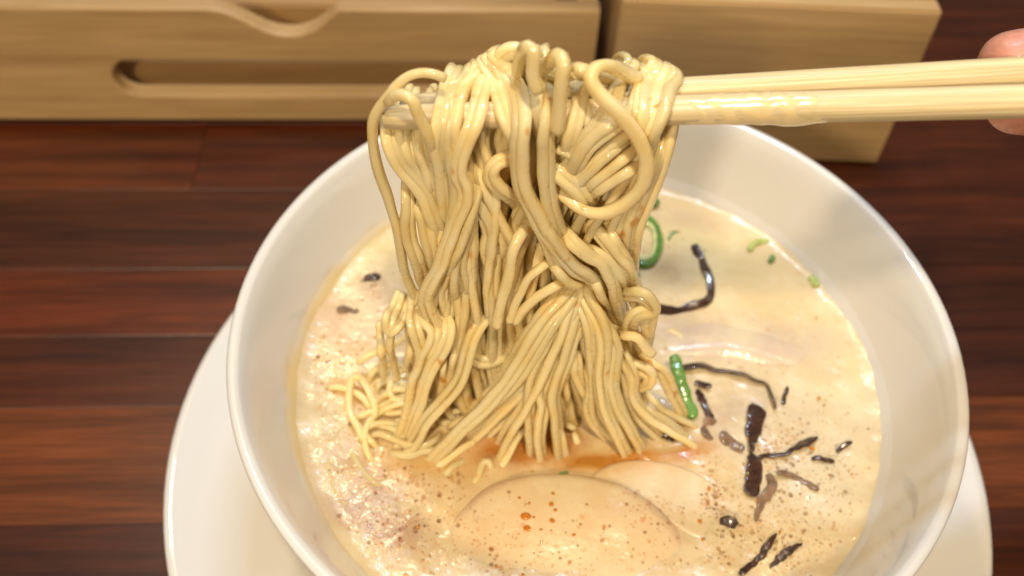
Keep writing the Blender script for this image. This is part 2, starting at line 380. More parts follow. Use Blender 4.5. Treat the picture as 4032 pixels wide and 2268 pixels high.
# ================================================================== broth
def blob(px, cx, cy, rx, ry, rot=0, soft=.5):
    x = px[:, 0] - cx; y = px[:, 1] - cy; c, s = math.cos(math.radians(rot)), math.sin(math.radians(rot))
    u = (c * x + s * y) / rx; v = (-s * x + c * y) / ry
    d = np.sqrt(u * u + v * v); return np.clip((1 + soft - d) / (2 * soft), 0, 1) ** 1.5
_nz = [(rng.normal(0, 1, 2) * f, rng.uniform(0, 6.28), a) for f, a in [(60, 1)] * 6 + [(140, .6)] * 8 + [(320, .35)] * 8]
def noise2(xy):
    s = 0
    for k, ph, a in _nz: s = s + a * np.sin(xy @ k + ph)
    return s / 3.2
STAINS = [  # colour, ellipse in the photo
    ((.74, .50, .22), (1150, 1120, 330, 90, 0, .5), .7), ((.62, .26, .05), (1310, 1120, 110, 60, 0, .6), .85), ((.72, .33, .045), (1540, 1160, 130, 32, 0, .6), 1.0),
    ((.62, .33, .12), (1720, 1130, 90, 24, 0, .7), .4), ((.70, .44, .28), (960, 800, 85, 75, -30, .7), .7), ((.58, .38, .28), (880, 705, 70, 30, 0, .8), .6),
    ((.70, .56, .44), (1850, 860, 260, 55, 3, .6), .75), ((.60, .40, .33), (960, 1310, 120, 50, 25, .8), .8), ((.74, .55, .22), (900, 960, 70, 60, 0, .9), .6),
    ((.82, .72, .40), (1780, 640, 160, 70, 20, .8), .6), ((.72, .55, .36), (1750, 560, 130, 30, 15, .8), .55), ((.80, .66, .36), (900, 650, 90, 60, -30, .8), .5),
    ((.60, .40, .22), (1690, 690, 35, 20, 0, .9), .5), ((.64, .46, .34), (1830, 1060, 110, 60, 0, .9), .5), ((.80, .54, .26), (1400, 1360, 320, 120, 0, .8), .55),
    ((.84, .74, .54), (2080, 1180, 140, 190, 0, .8), .6), ((.70, .46, .22), (1020, 1170, 160, 40, 0, .9), .5),
    ((.72, .50, .36), (850, 800, 90, 120, 20, .8), .55), ((.68, .48, .38), (930, 1240, 150, 90, 20, .8), .5), ((.66, .52, .40), (1880, 1000, 130, 60, 0, .8), .45), ((.84, .70, .34), (880, 640, 120, 60, -35, .7), .5)]
OIL = [((.42, .145, .012), (1530, 1152, 120, 26, -3, .35), 1.3), ((.66, .36, .07), (1580, 1160, 220, 38, 0, .7), .35), ((.44, .17, .03), (1310, 1115, 130, 58, -15, .5), 1.1),
       ((.50, .20, .04), (1720, 1128, 70, 14, -5, .6), .8), ((.64, .36, .10), (850, 945, 50, 38, 30, .8), .8), ((.62, .36, .10), (880, 1180, 60, 50, 0, .8), .6), ((.66, .42, .14), (1090, 1185, 150, 35, 0, .8), .6), ((.68, .46, .18), (820, 660, 30, 40, 0, .9), .5)]
def oil_at(P):
    px = to_px(P); n = noise2(P[:, :2]); m = np.zeros(len(P))
    for c, e, a in OIL[:4]: m = np.maximum(m, blob(px + (n * 22)[:, None], *e) * a)
    return np.clip(m, 0, .92)
def tint_at(P):
    px = to_px(P); n = noise2(P[:, :2]); col = np.tile(np.array([.68, .535, .31]), (len(P), 1))
    col = col * (1 + .05 * n[:, None])
    for c, e, a in STAINS:
        m = np.clip(blob(px + (n * 18)[:, None], *e) * a * 1.35, 0, .95)[:, None]
        col = col * (1 - m) + np.array(c) * .80 * m
    for c, e, a in OIL:
        m = np.clip(blob(px + (n * 22)[:, None], *e) * a, 0, 1)[:, None]
        col = col * (1 - m) + np.array(c) * m
    return np.clip(col, 0, 1)
def set_tint(o, cols, alpha=None):
    a = o.data.color_attributes.new('tint', 'FLOAT_COLOR', 'POINT')
    a.data.foreach_set('color', np.concatenate([cols, (np.zeros(len(cols)) if alpha is None else alpha)[:, None]], 1).astype(np.float32).ravel())
nr, ns = 170, 420
V = []; F = []
rad = np.sqrt(np.linspace(0, 1, nr)) * (RS + .0012)
ang = np.linspace(0, 2 * np.pi, ns, endpoint=False)
RR, AA = np.meshgrid(rad, ang, indexing='ij')
XX, YY = RR * np.cos(AA), RR * np.sin(AA)
xy = np.stack([XX.ravel(), YY.ravel()], 1)
hz = noise2(xy) * .00045 + noise2(xy * 2.7 + 3) * .00015 + .0009 * np.clip((RR.ravel() / RS - .955) / .045, 0, 1.2) ** 2
P = np.column_stack([xy, ZS + hz])
for i in range(nr - 1):
    for k in range(ns):
        k2 = (k + 1) % ns; F.append((i * ns + k, i * ns + k2, (i + 1) * ns + k2, (i + 1) * ns + k))
broth = mesh_obj('broth', P, F, M['broth']); set_tint(broth, tint_at(P), oil_at(P))
tag(broth, 'creamy frothy ramen broth with orange chilli oil filling the white bowl', 'soup')
def broth_z(x, y): q = np.array([[x, y]]); return ZS + float(noise2(q)[0]) * .00045 + float(noise2(q * 2.7 + 3)[0]) * .00015

# froth bubbles: too many to count, real domes on the broth
bv, bf, bc = [], [], []
def dome(c, r, col, seg=8, rings=3):
    b = len(bv); fl = random.uniform(.55, .95)
    for j in range(rings):
        t = (j / rings) * math.pi / 2
        for k in range(seg):
            a = 2 * math.pi * k / seg; bv.append((c[0] + r * math.cos(t) * math.cos(a), c[1] + r * math.cos(t) * math.sin(a), c[2] - .0001 + r * fl * math.sin(t))); bc.append(col)
    bv.append((c[0], c[1], c[2] - .0001 + r * fl)); bc.append(col)
    for j in range(rings - 1):
        for k in range(seg):
            k2 = (k + 1) % seg; bf.append((b + j * seg + k, b + j * seg + k2, b + (j + 1) * seg + k2, b + (j + 1) * seg + k))
    for k in range(seg): bf.append((b + (rings - 1) * seg + k, b + (rings - 1) * seg + (k + 1) % seg, b + rings * seg))
CL = [(1250, 1380, 420, 120, 1.0, (.50, .24, .08)), (1000, 1300, 130, 90, .9, (.45, .22, .12)), (2000, 1240, 190, 160, 1.0, (.46, .31, .17)), (2060, 1150, 130, 150, 1.0, (.44, .31, .19)), (1950, 1360, 160, 80, .9, (.46, .30, .15)), (1950, 1130, 60, 50, .9, (.25, .18, .13)),
      (1850, 1330, 170, 120, .8, (.45, .30, .15)), (870, 1030, 70, 120, .6, (.55, .36, .16)), (850, 900, 70, 90, .5, (.60, .38, .15)), (1900, 880, 200, 60, .5, (.50, .36, .26)), (1700, 1270, 120, 60, .5, (.55, .34, .14)),
      (1780, 1240, 40, 60, 1.0, (.22, .14, .09)), (1650, 640, 110, 50, .25, (.5, .3, .15)), (900, 720, 80, 60, .5, (.42, .28, .18)), (1080, 1190, 170, 40, .6, (.45, .26, .10))]
tot = 0; SL = (-.0010, .0042)
def slice_h(p):
    return -.0012 + .0052 * math.exp(-((p[1] + .043) / .017) ** 2) * (1 - min(1, max(0, (-.016 - p[0]) / .030)) ** 2) - .0020 * min(1, max(0, (p[0] - .010) / .016))
def slice_z(p):
    px = to_px([p])[0]
    if 1130 < px[0] < 1720 and px[1] > 1215 + .0007 * (px[0] - 1400) ** 2: return slice_h(p)
    return -1
while tot < 8500:
    cx, cy, rx, ry, dn, col = random.choice(CL)
    if random.random() > dn: continue
    q = (random.gauss(cx, rx * .6) * SC, random.gauss(cy, ry * .6) * SC)
    p = at_z(q, ZS)
    if math.hypot(p[0], p[1]) > RS - .002: continue
    r = min(.00085, .00020 * math.exp(random.gauss(0, .55)))
    k = random.uniform(.75, 1.25)
    dome((p[0], p[1], max(broth_z(p[0], p[1]), ZS + slice_z(p) + .0002)), r, tuple(min(.98, (.77 + .23 * q_ / max(col)) * min(k, 1.04) * .95) for q_ in col)); tot += 1
bub = mesh_obj('bubbles', bv, bf, M['bubble'], broth); tag(bub, kind='stuff'); set_tint(bub, np.array(bc))

# orange oil drops floating on the froth, each its own part of the broth
sp = bmesh.new(); bmesh.ops.create_icosphere(sp, subdivisions=2, radius=1)
for v in sp.verts: v.co.z = max(v.co.z, -.2) * .25
drop_me = bpy.data.meshes.new('oil_drop'); sp.to_mesh(drop_me); sp.free(); drop_me.materials.append(M['oil'])
drop_me.polygons.foreach_set('use_smooth', [True] * len(drop_me.polygons))
DROPS = [('C', 1560, 1040, 26), ('C', 1570, 1108, 18), ('C', 1610, 1045, 7), ('C', 1720, 970, 12), ('C', 1745, 1005, 10), ('C', 1725, 1065, 14), ('C', 1730, 905, 8), ('C', 1660, 1185, 7), ('C', 1655, 1115, 8), ('C', 1580, 965, 8), ('C', 1518, 932, 7), ('C', 1865, 1150, 9), ('C', 1905, 1090, 7), ('C', 875, 1080, 10), ('E', 490, 865, 12), ('E', 1215, 270, 10), ('E', 430, 1080, 10), ('E', 450, 1200, 9), ('E', 1170, 600, 12), ('E', 1435, 772, 8), ('E', 805, 940, 9), ('E', 1250, 315, 9), ('E', 960, 1150, 9), ('C', 1375, 1325, 10), ('C', 1545, 1380, 9)]
oil_jobs = [(at_z(src(f, (x, y)), ZS + .0012), r / FR[f][2]) for f, x, y, r in DROPS]

# ================================================================== tube builder for noodles, mushrooms, onions
def spline(pts, step):
    pts = np.asarray(pts, float)
    if len(pts) == 2: pts = np.array([pts[0], (pts[0] + pts[1]) / 2, pts[1]])
    out = []
    ext = np.vstack([2 * pts[0] - pts[1], pts, 2 * pts[-1] - pts[-2]])
    for i in range(1, len(ext) - 2):
        p0, p1, p2, p3 = ext[i - 1:i + 3]
        n = max(2, int(np.linalg.norm(p2 - p1) / (step * .4)))
        t0 = 0; t1 = t0 + max(np.linalg.norm(p1 - p0), 1e-6) ** .5; t2 = t1 + max(np.linalg.norm(p2 - p1), 1e-6) ** .5; t3 = t2 + max(np.linalg.norm(p3 - p2), 1e-6) ** .5
        t = np.linspace(t1, t2, n, endpoint=False)[:, None]
        a1 = (t1 - t) / (t1 - t0) * p0 + (t - t0) / (t1 - t0) * p1
        a2 = (t2 - t) / (t2 - t1) * p1 + (t - t1) / (t2 - t1) * p2
        a3 = (t3 - t) / (t3 - t2) * p2 + (t - t2) / (t3 - t2) * p3
        b1 = (t2 - t) / (t2 - t0) * a1 + (t - t0) / (t2 - t0) * a2
        b2 = (t3 - t) / (t3 - t1) * a2 + (t - t1) / (t3 - t1) * a3
        out.append((t2 - t) / (t2 - t1) * b1 + (t - t1) / (t2 - t1) * b2)
    out = np.vstack(out + [pts[-1:]])
    s = np.concatenate([[0], np.cumsum(np.linalg.norm(np.diff(out, axis=0), axis=1))])
    m = max(4, int(s[-1] / step)); u = np.linspace(0, s[-1], m)
    return np.column_stack([np.interp(u, s, out[:, i]) for i in range(3)]), s[-1]
def tube(path, ra, rb_, ns=10, twist0=0., twist=0., sq=.0, up=None, capflat=True):
    """path (n,3); ra, rb_ half widths (n,) along the frame's two axes; sq makes the section squarer"""
    n = len(path); T = np.gradient(path, axis=0); T /= np.linalg.norm(T, axis=1)[:, None] + 1e-12
    u = np.array(up if up is not None else (0, -.7, .7), float); V = []; F = []
    u = u - T[0] * (u @ T[0]); u /= np.linalg.norm(u) + 1e-12
    th = np.arange(ns) * 2 * np.pi / ns
    ex = 1 / (1 + sq)
    cs = np.sign(np.cos(th)) * np.abs(np.cos(th)) ** ex; sn = np.sign(np.sin(th)) * np.abs(np.sin(th)) ** ex
    for i in range(n):
        if up is not None: u = np.array(up, float)
        u = u - T[i] * (u @ T[i]); nn = np.linalg.norm(u); u = u / nn if nn > 1e-9 else np.array([1., 0, 0])
        w_ = np.cross(T[i], u); a = twist0 + twist * i
        e1 = math.cos(a) * w_ + math.sin(a) * u; e2 = -math.sin(a) * w_ + math.cos(a) * u
        for k in range(ns): V.append(path[i] + e1 * cs[k] * ra[i] + e2 * sn[k] * rb_[i])
    for i in range(n - 1):
        for k in range(ns):
            k2 = (k + 1) % ns; F.append((i * ns + k, i * ns + k2, (i + 1) * ns + k2, (i + 1) * ns + k))
    V.append(path[0] - T[0] * ra[0] * .15); V.append(path[-1] + T[-1] * ra[-1] * .15); a, b = len(V) - 2, len(V) - 1
    for k in range(ns):
        k2 = (k + 1) % ns; F.append((a, k2, k)); F.append((b, (n - 1) * ns + k, (n - 1) * ns + k2))
    return V, F
NR = .00126
def noodle(pts3, parent, r=NR, rough=1.0, label=None):
    path, ln = spline(pts3, .0011)
    n = len(path); s = np.linspace(0, ln, n)
    for ax in range(3):                          # gentle unevenness along the strand
        for fr_, am in ((random.uniform(120, 260), .00010), (random.uniform(350, 700), .00005)):
            path[:, ax] += rough * am * np.sin(fr_ * s + random.uniform(0, 6.28))
    k = 1 + .055 * np.sin(random.uniform(200, 420) * s + random.uniform(0, 6)) + .018 * np.sin(random.uniform(450, 700) * s + random.uniform(0, 6))
    fl = random.uniform(.86, 1.0)
    k[0] *= .86; k[-1] *= .86
    k = k * (.84 + .18 * np.clip((path[:, 2] - ZS) / .11, 0, 1.1))
    V, F = tube(path, r * k * random.uniform(.98, 1.06), r * fl * k[::-1] * np.where(np.arange(n) > -1, 1, 1), 10, random.uniform(0, 3.14), random.uniform(-.03, .03), sq=.42)
    return mesh_obj('noodle', V, F, M['noodle'], parent)

hank = empty('noodle_bundle', (-.012, -.012, ZS)); tag(hank, 'thick hank of thin pale noodles draped over the chopsticks and hanging into the soup', 'noodles')
nest = empty('noodle_nest', (-.055, -.015, ZS)); tag(nest, 'loose curly noodles lying in the broth left of the lifted hank', 'noodles')

SOUP_ENDS = []
YF = -.0198                                      # depth of the front of the hanging hank
def hang(fr, pts, d0=0., d1=0., over=False, soup=False, r=NR, parent=None, rough=1.0, f0=False, f1=False, dl=None):
    """strand traced in the photo: d0/d1 = millimetres towards the camera at its start / end"""
    q = [src(fr, p) for p in pts] if isinstance(fr, str) else [src(f, p) for f, p in zip(fr, pts)]
    qa = np.array(q); s = np.concatenate([[0], np.cumsum(np.linalg.norm(np.diff(qa, axis=0), axis=1))])
    y0 = YF - d0 / 1000; y1 = YF - d1 / 1000
    if soup:
        dq = qa[-1] - qa[-2]; q[-1] = tuple(qa[-1] + dq / (np.linalg.norm(dq) + 1e-6) * random.uniform(-15, 45)); y1 = at_z(q[-1], ZS - .001)[1]
    out = []
    for qi, si in zip(q, s):
        t = si / s[-1]; t = t * t * (3 - 2 * t) if soup else t
        Y = y0 + (y1 - y0) * t
        if dl is not None: Y = YF - float(np.interp(t, np.linspace(0, 1, len(dl)), dl)) / 1000
        if over:
            a = float(np.interp(qi[1] - (463 - .0255 * (qi[0] - 1515)), [-200, -130, -60, 0, 70], [1, .80, .42, .13, 0])); Y = Y + a * (-.0045 - y0)
        tt = si / s[-1]
        if not over and not f0: Y += .0055 * max(0, 1 - tt / .30) ** 2
        if not soup and not f1: Y += .0055 * max(0, 1 - (1 - tt) / .30) ** 2
        p = at_y(qi, Y)
        if p[2] < ZS - .0025: p = at_z(qi, ZS - .0025)
        out.append(p)
    if over:
        p = out[0]; j = random.uniform(-.003, .003)
        cx_ = -.008 - p[0]
        out = [p + np.array([j * 1.5 + cx_ * .42, .0085, -.105]), p + np.array([j * 1.8 + cx_ * .30, .0105, -.07]), p + np.array([j * 1.5 + cx_ * .12, .0115, -.034]), p + np.array([j, .0105, -.016]), p + np.array([j * .5, .0070, -.0050]), p + np.array([j * .2, .003, -.0010])] + out
    elif not f0:
        e = qa[0] + (qa[0] - qa[1]) / (np.linalg.norm(qa[0] - qa[1]) + 1e-6) * 70
        out = [at_y(e, out[0][1] + .0030)] + out
    if not soup and not f1:
        e = qa[-1] + (qa[-1] - qa[-2]) / (np.linalg.norm(qa[-1] - qa[-2]) + 1e-6) * 70
        out.append(at_y(e, out[-1][1] + .0030))
    if soup:
        SOUP_ENDS.append(out[-1].copy())
        out.append(out[-1] + (out[-1] - out[-2]) * .3 + np.array([0, 0, -.004]))
    return noodle(out, parent or hank, r, rough)

# ---- strands one can follow in the photograph
S = [
 # left cluster
 ('A', [(640, 385), (560, 350), (470, 338), (380, 360), (300, 420), (235, 500), (180, 575), (135, 660), (122, 760), (130, 880), (150, 990), (185, 1110), (225, 1210), (262, 1320), (295, 1430), (315, 1560), (335, 1690), (360, 1790), (405, 1890), (450, 1970)], dict(d0=-4, d1=-2, f0=True)),
 ('A', [(230, 545), (290, 500), (350, 498), (405, 535), (445, 620), (490, 720), (525, 800), (545, 900), (560, 1000)], dict(dl=[-2.5, 1, 1.4, 1.2, 0], f0=True)),
 ('A', [(670, 345), (640, 420), (615, 520), (598, 640), (575, 760), (562, 860), (580, 960), (600, 1080), (612, 1200), (625, 1330), (632, 1450), (615, 1560), (588, 1680), (555, 1780), (490, 1880), (425, 1980), (400, 2080), (420, 2210), (432, 2340), (420, 2450), (390, 2560), (375, 2680)], dict(d0=1.2, soup=True, over=True)),
 ('A', [(790, 335), (735, 400), (700, 480), (680, 600), (662, 720), (655, 840), (680, 980), (705, 1120), (700, 1260), (680, 1400), (690, 1540), (650, 1680), (600, 1790), (540, 1900), (500, 2020)], dict(d0=.2, d1=-.6, over=True)),
 ('A', [(870, 345), (800, 420), (755, 520), (730, 640), (715, 760), (730, 900), (740, 1020)], dict(d0=.8, d1=-1, over=True)),
 ('A', [(940, 400), (915, 500), (895, 610), (862, 730), (810, 850), (772, 960), (765, 1060), (800, 1150), (800, 1250), (755, 1360), (700, 1500), (660, 1620), (630, 1720), (560, 1850), (520, 1960), (560, 2080), (600, 2180), (590, 2300)], dict(d0=1.6, d1=1.0, over=True)),
 ('A', [(850, 1090), (860, 1180), (830, 1330), (790, 1460), (750, 1580), (690, 1700), (640, 1820)], dict(d0=.5, d1=.6)),
 ('A', [(215, 660), (222, 800), (255, 920), (320, 1040), (400, 1130), (465, 1220), (515, 1330), (560, 1430), (580, 1540), (600, 1640)], dict(d0=-3, d1=-1)),
 ('A', [(360, 1080), (352, 1200), (358, 1320), (355, 1420), (370, 1540), (405, 1640), (445, 1760), (480, 1850)], dict(d0=-2.5, d1=-1)),
 ('A', [(430, 1190), (450, 1320), (480, 1430), (510, 1560), (535, 1680), (545, 1770)], dict(d0=-2, d1=-1)),
 ('A', [(320, 660), (360, 900), (430, 1020), (480, 1120), (520, 1240), (545, 1340)], dict(d0=-4, d1=-3)),
 ('A', [(430, 660), (460, 900), (500, 1010), (525, 1120), (530, 1240), (560, 1330)], dict(d0=-3.5, d1=-3)),
 ('A', [(520, 660), (545, 900), (560, 1020), (570, 1150), (600, 1260)], dict(d0=-3, d1=-3)),
 ('P', [(960, 250), (1010, 400), (1050, 520), (1120, 640), (1190, 790), (1250, 900), (1310, 1000), (1330, 1080)], dict(d0=-2.5, d1=-3)),
 ('P', [(900, 480), (990, 600), (1060, 720), (1110, 860), (1090, 980), (1120, 1120), (1170, 1230)], dict(d0=-2, d1=-3)),
 ('P', [(1030, 520), (1090, 640), (1140, 760), (1180, 880), (1200, 1000), (1200, 1120)], dict(d0=-3.5, d1=-4)),
 ('P', [(980, 720), (930, 860), (890, 1000), (880, 1150), (900, 1300), (880, 1440)], dict(d0=-2, d1=-2)),
 ('P', [(860, 900), (840, 1020), (810, 1160), (800, 1300), (830, 1430)], dict(d0=-1, d1=-1)),
 # centre
 ('T', [(1800, 560), (1870, 640), (1920, 760), (1985, 920), (2030, 1080), (2075, 1240), (2140, 1400), (2200, 1540), (2260, 1700), (2290, 1840)], dict(d0=1.4, d1=-.5, over=True)),
 ('A', [(985, 225), (1060, 290), (1130, 380), (1185, 480), (1212, 600), (1208, 720), (1196, 830), (1190, 950), (1195, 1060), (1220, 1180), (1275, 1290), (1335, 1400), (1390, 1510), (1430, 1620), (1480, 1730), (1545, 1810), (1600, 1830)], dict(d0=2.0, d1=2.0, over=True, r=.0015)),
 ('A', [(1000, 300), (1050, 420), (1100, 520), (1140, 640), (1150, 760), (1140, 880), (1160, 980)], dict(d0=.4, d1=-1, over=True)),
 ('T', [(2080, 520), (2140, 440), (2230, 405), (2320, 420), (2380, 480), (2400, 560)], dict(d0=-1, d1=-.5, over=True)),
 ('A', [(1180, 230), (1195, 175), (1225, 148), (1258, 160), (1268, 220), (1262, 300), (1265, 380), (1285, 440), (1300, 480)], dict(d0=-1.5, d1=1.0, f1=True)),
 ('A', [(1310, 230), (1358, 280), (1375, 380), (1368, 500), (1350, 640), (1340, 780), (1340, 920), (1346, 1060), (1352, 1180), (1372, 1300), (1410, 1420), (1470, 1540), (1530, 1640)], dict(d0=1.6, d1=0.6, over=True, r=.00142)),
 ('A', [(1385, 262), (1420, 225), (1462, 222), (1482, 275), (1470, 370), (1462, 470), (1456, 580), (1448, 690), (1440, 765)], dict(d0=-.5, d1=1.6, f1=True, r=.00142)),
 ('A', [(1310, 420), (1290, 560), (1300, 700), (1310, 850)], dict(d0=-1, d1=-2)),
 ('A', [(1530, 318), (1600, 310), (1660, 325), (1720, 350)], dict(d0=-3, d1=-3)),
 ('A', [(1510, 350), (1580, 345), (1650, 360)], dict(d0=-3, d1=-3)),
 ('A', [(1600, 385), (1592, 470), (1580, 580), (1552, 690), (1520, 790), (1500, 880), (1480, 980)], dict(d0=.8, d1=-.5, over=True)),
 ('A', [(1560, 420), (1620, 520), (1660, 640), (1650, 760), (1600, 870)], dict(d0=-.5, d1=-2, over=True)),
 ('A', [(1900, 330), (1830, 296), (1760, 290), (1700, 315), (1672, 375), (1700, 445), (1765, 520), (1850, 598), (1930, 680), (2000, 770), (2055, 870), (2078, 970), (2065, 1060), (2040, 1130), (1985, 1215), (1900, 1290), (1800, 1335), (1700, 1340), (1600, 1305), (1510, 1235), (1430, 1170), (1370, 1100), (1310, 1050)], dict(dl=[-2, 1.2, 2, 2.2, 2.2, 2.2, 2, .8, -1.5], r=.0015)),
 ('A', [(1340, 985), (1400, 1045), (1470, 1105), (1540, 1165), (1610, 1240), (1660, 1310)], dict(d0=-.6, d1=.4)),
 ('A', [(1985, 300), (1920, 380), (1880, 470), (1850, 560), (1800, 650), (1740, 740), (1660, 830), (1595, 930), (1535, 1030), (1490, 1120)], dict(d0=1.0, d1=.2, over=True)),
 ('A', [(2000, 600), (1900, 650), (1820, 700), (1720, 770), (1640, 850), (1575, 950), (1520, 1060)], dict(d0=.2, d1=1.2, r=.00142)),
 ('A', [(2060, 340), (2020, 440), (1990, 540), (1950, 640), (1880, 760)], dict(d0=.8, d1=-1, over=True)),
 ('A', [(2150, 310), (2090, 390), (2060, 500), (2050, 620), (2040, 740), (2030, 850)], dict(d0=1.4, d1=.2, over=True, r=.00142)),
 ('A', [(2205, 325), (2160, 420), (2140, 540), (2110, 660), (2080, 770)], dict(d0=1.0, d1=0, over=True)),
 ('A', [(2290, 375), (2240, 450), (2215, 550), (2190, 650), (2140, 750), (2100, 830), (2060, 900)], dict(d0=1.8, d1=.4, over=True, r=.00142)),
 ('A', [(1960, 790), (1870, 870), (1770, 950), (1670, 1050), (1580, 1150), (1520, 1220)], dict(d0=-.6, d1=-.4)),
 ('A', [(2010, 870), (1920, 950), (1810, 1040), (1700, 1120), (1620, 1190)], dict(d0=-.4, d1=.2)),
 ('A', [(2040, 960), (1940, 1050), (1850, 1105), (1750, 1165), (1670, 1215)], dict(d0=0., d1=.6)),
 ('A', [(1990, 720), (1900, 800), (1800, 880), (1700, 980), (1620, 1080)], dict(d0=-1.5, d1=-1)),
 ('A', [(1150, 985), (1080, 970), (1010, 1005), (985, 1070), (1020, 1130), (1090, 1190), (1160, 1250)], dict(d0=-1.2, d1=-1)),
 ('A', [(1390, 905), (1450, 890), (1520, 915), (1560, 970), (1570, 1060)], dict(d0=-.8, d1=-1.5)),
 # right outer curtain
 ('A', [(2270, 640), (2262, 740), (2235, 860), (2195, 1000), (2150, 1130), (2105, 1240), (2060, 1350), (2020, 1480), (1995, 1620), (1985, 1760)], dict(d0=-5, d1=-4)),
 ('A', [(2210, 760), (2180, 900), (2140, 1020), (2080, 1160), (2030, 1280), (1985, 1400), (1960, 1540), (1960, 1700)], dict(d0=-4, d1=-3.5)),
 ('A', [(2150, 850), (2100, 1000), (2050, 1130), (2000, 1260), (1950, 1400), (1925, 1550), (1930, 1700)], dict(d0=-3, d1=-3)),
 ('Q', [(880, 780), (960, 850), (1040, 950), (1110, 1050), (1180, 1120), (1220, 1200), (1240, 1290)], dict(d0=-1, d1=-.5)),
 ('Q', [(1000, 760), (1060, 880), (1120, 980), (1170, 1070), (1210, 1160)], dict(d0=-2, d1=-1.5)),
 ('Q', [(620, 830), (720, 950), (800, 1020), (880, 1080), (960, 1120), (1010, 1200), (1050, 1290), (1080, 1400), (1100, 1500)], dict(d0=1.4, d1=.4)),
 ('Q', [(790, 990), (880, 1000), (970, 1040), (1060, 1120), (1120, 1220), (1170, 1320)], dict(d0=-.5, d1=-.5)),
 ('Q', [(540, 1060), (620, 1180), (700, 1260), (760, 1290), (830, 1250)], dict(d0=2.0, d1=1.4)),
 ('Q', [(850, 1180), (920, 1270), (970, 1380), (1030, 1480)], dict(d0=.8, d1=.4)),
 ('Q', [(400, 640), (470, 740), (540, 850), (620, 960), (700, 1060), (770, 1140), (860, 1190), (940, 1260), (1000, 1340)], dict(d0=2.4, d1=1.2, r=.00142)),
 # cut ends pointing down-left in the middle
 ('B', [(1240, 150), (1170, 240), (1125, 340), (1105, 450), (1080, 560), (1045, 680), (1020, 790), (1008, 885)], dict(f1=True, d0=1.2, d1=2.4, r=.0014)),
 ('B', [(1420, 380), (1320, 460), (1240, 530), (1180, 630), (1130, 740), (1098, 850)], dict(f1=True, d0=1.4, d1=2.0)),
 ('B', [(1520, 540), (1420, 590), (1320, 650), (1240, 720), (1180, 790), (1140, 860)], dict(f1=True, d0=1.2, d1=2.0)),
 # ruffled piece on the right
 ('M', [(905, 262), (960, 270), (1020, 265), (1080, 280), (1120, 320), (1150, 375), (1130, 430), (1080, 440), (1020, 455), (990, 500), (1000, 560)], dict(d0=1.5, d1=2.5)),
 ('M', [(890, 560), (940, 585), (1000, 590), (1040, 630), (1080, 680), (1125, 715)], dict(f1=True, d0=2.5, d1=3.2, r=.0015)),
 ('M', [(1010, 240), (1080, 290), (1130, 380), (1130, 470), (1110, 560), (1090, 640)], dict(d0=.5, d1=0)),
 ('M', [(960, 300), (1010, 400), (1060, 500), (1080, 600), (1050, 680)], dict(d0=-.5, d1=-.5)),
 # long sweeps to the lower left
 ('B', [(1560, 590), (1470, 690), (1370, 800), (1270, 930), (1190, 1060), (1120, 1180), (1040, 1300), (950, 1400), (860, 1490), (760, 1580), (660, 1690), (560, 1790)], dict(d0=1.8, soup=True, r=.00142)),
 ('B', [(1600, 600), (1520, 720), (1430, 850), (1350, 980), (1270, 1110), (1190, 1230), (1090, 1340), (980, 1440), (870, 1540), (760, 1640), (640, 1760)], dict(d0=1.0, soup=True, r=.00142)),
 ('B', [(1610, 640), (1560, 770), (1490, 900), (1410, 1030), (1320, 1150), (1240, 1260), (1140, 1360), (1030, 1470), (930, 1570), (800, 1680)], dict(d0=.6, soup=True)),
 ('B', [(1640, 680), (1590, 830), (1530, 960), (1450, 1080), (1370, 1190), (1290, 1290), (1190, 1400), (1070, 1520), (960, 1620)], dict(d0=.0, soup=True)),
 ('B', [(1500, 620), (1420, 730), (1320, 850), (1220, 990), (1150, 1110), (1080, 1220), (1000, 1330), (900, 1430), (820, 1530)], dict(d0=1.4, soup=True)),
 ('M', [(170, 940), (110, 990), (40, 1050), (-40, 1100), (-120, 1140)], dict(d0=1.6, soup=False, d1=5)),
 # fan to the soup in the middle
 ('M', [(560, 260), (520, 420), (480, 560), (430, 680), (370, 800), (320, 920), (260, 1040), (200, 1150), (120, 1270), (60, 1400)], dict(d0=.6, soup=True)),
 ('M', [(480, 380), (420, 520), (360, 660), (300, 780), (250, 900), (230, 1040), (230, 1180), (240, 1300), (250, 1420)], dict(d0=1.0, soup=True)),
 ('M', [(500, 480), (450, 620), (400, 760), (350, 880), (310, 990), (330, 1090), (310, 1200), (300, 1320), (310, 1420)], dict(d0=.4, soup=True)),
 ('M', [(590, 300), (560, 480), (520, 640), (480, 780), (430, 900), (400, 1020), (420, 1160), (430, 1280), (440, 1380)], dict(d0=.0, soup=True)),
 ('M', [(530, 640), (520, 780), (500, 900), (510, 1020), (490, 1130)], dict(d0=-1, d1=-1)),
 ('M', [(560, 620), (560, 760), (570, 880), (610, 960), (660, 1040), (700, 1120), (760, 1220), (840, 1300)], dict(d0=-.5, soup=True)),
 ('M', [(420, 900), (440, 1000), (470, 1080), (500, 1140)], dict(d0=-.5, d1=0)),
 ('M', [(360, 1020), (390, 1120), (440, 1230), (480, 1330), (500, 1420)], dict(d0=.5, soup=True)),
 ('M', [(500, 1180), (540, 1230), (600, 1240)], dict(d0=1.5, d1=1.5)),
 ('M', [(520, 1240), (570, 1310), (600, 1380)], dict(d0=1.0, soup=True)),
 # right bundle
 ('M', [(610, 280), (650, 380), (690, 480), (710, 600), (720, 740), (730, 880), (730, 1010), (740, 1130), (790, 1220), (860, 1290)], dict(d0=1.0, soup=True)),
 ('M', [(640, 220), (690, 340), (750, 440), (790, 560), (800, 700), (790, 840), (800, 980), (830, 1100), (880, 1220), (930, 1330), (960, 1400)], dict(d0=1.2, soup=True, r=.00142)),
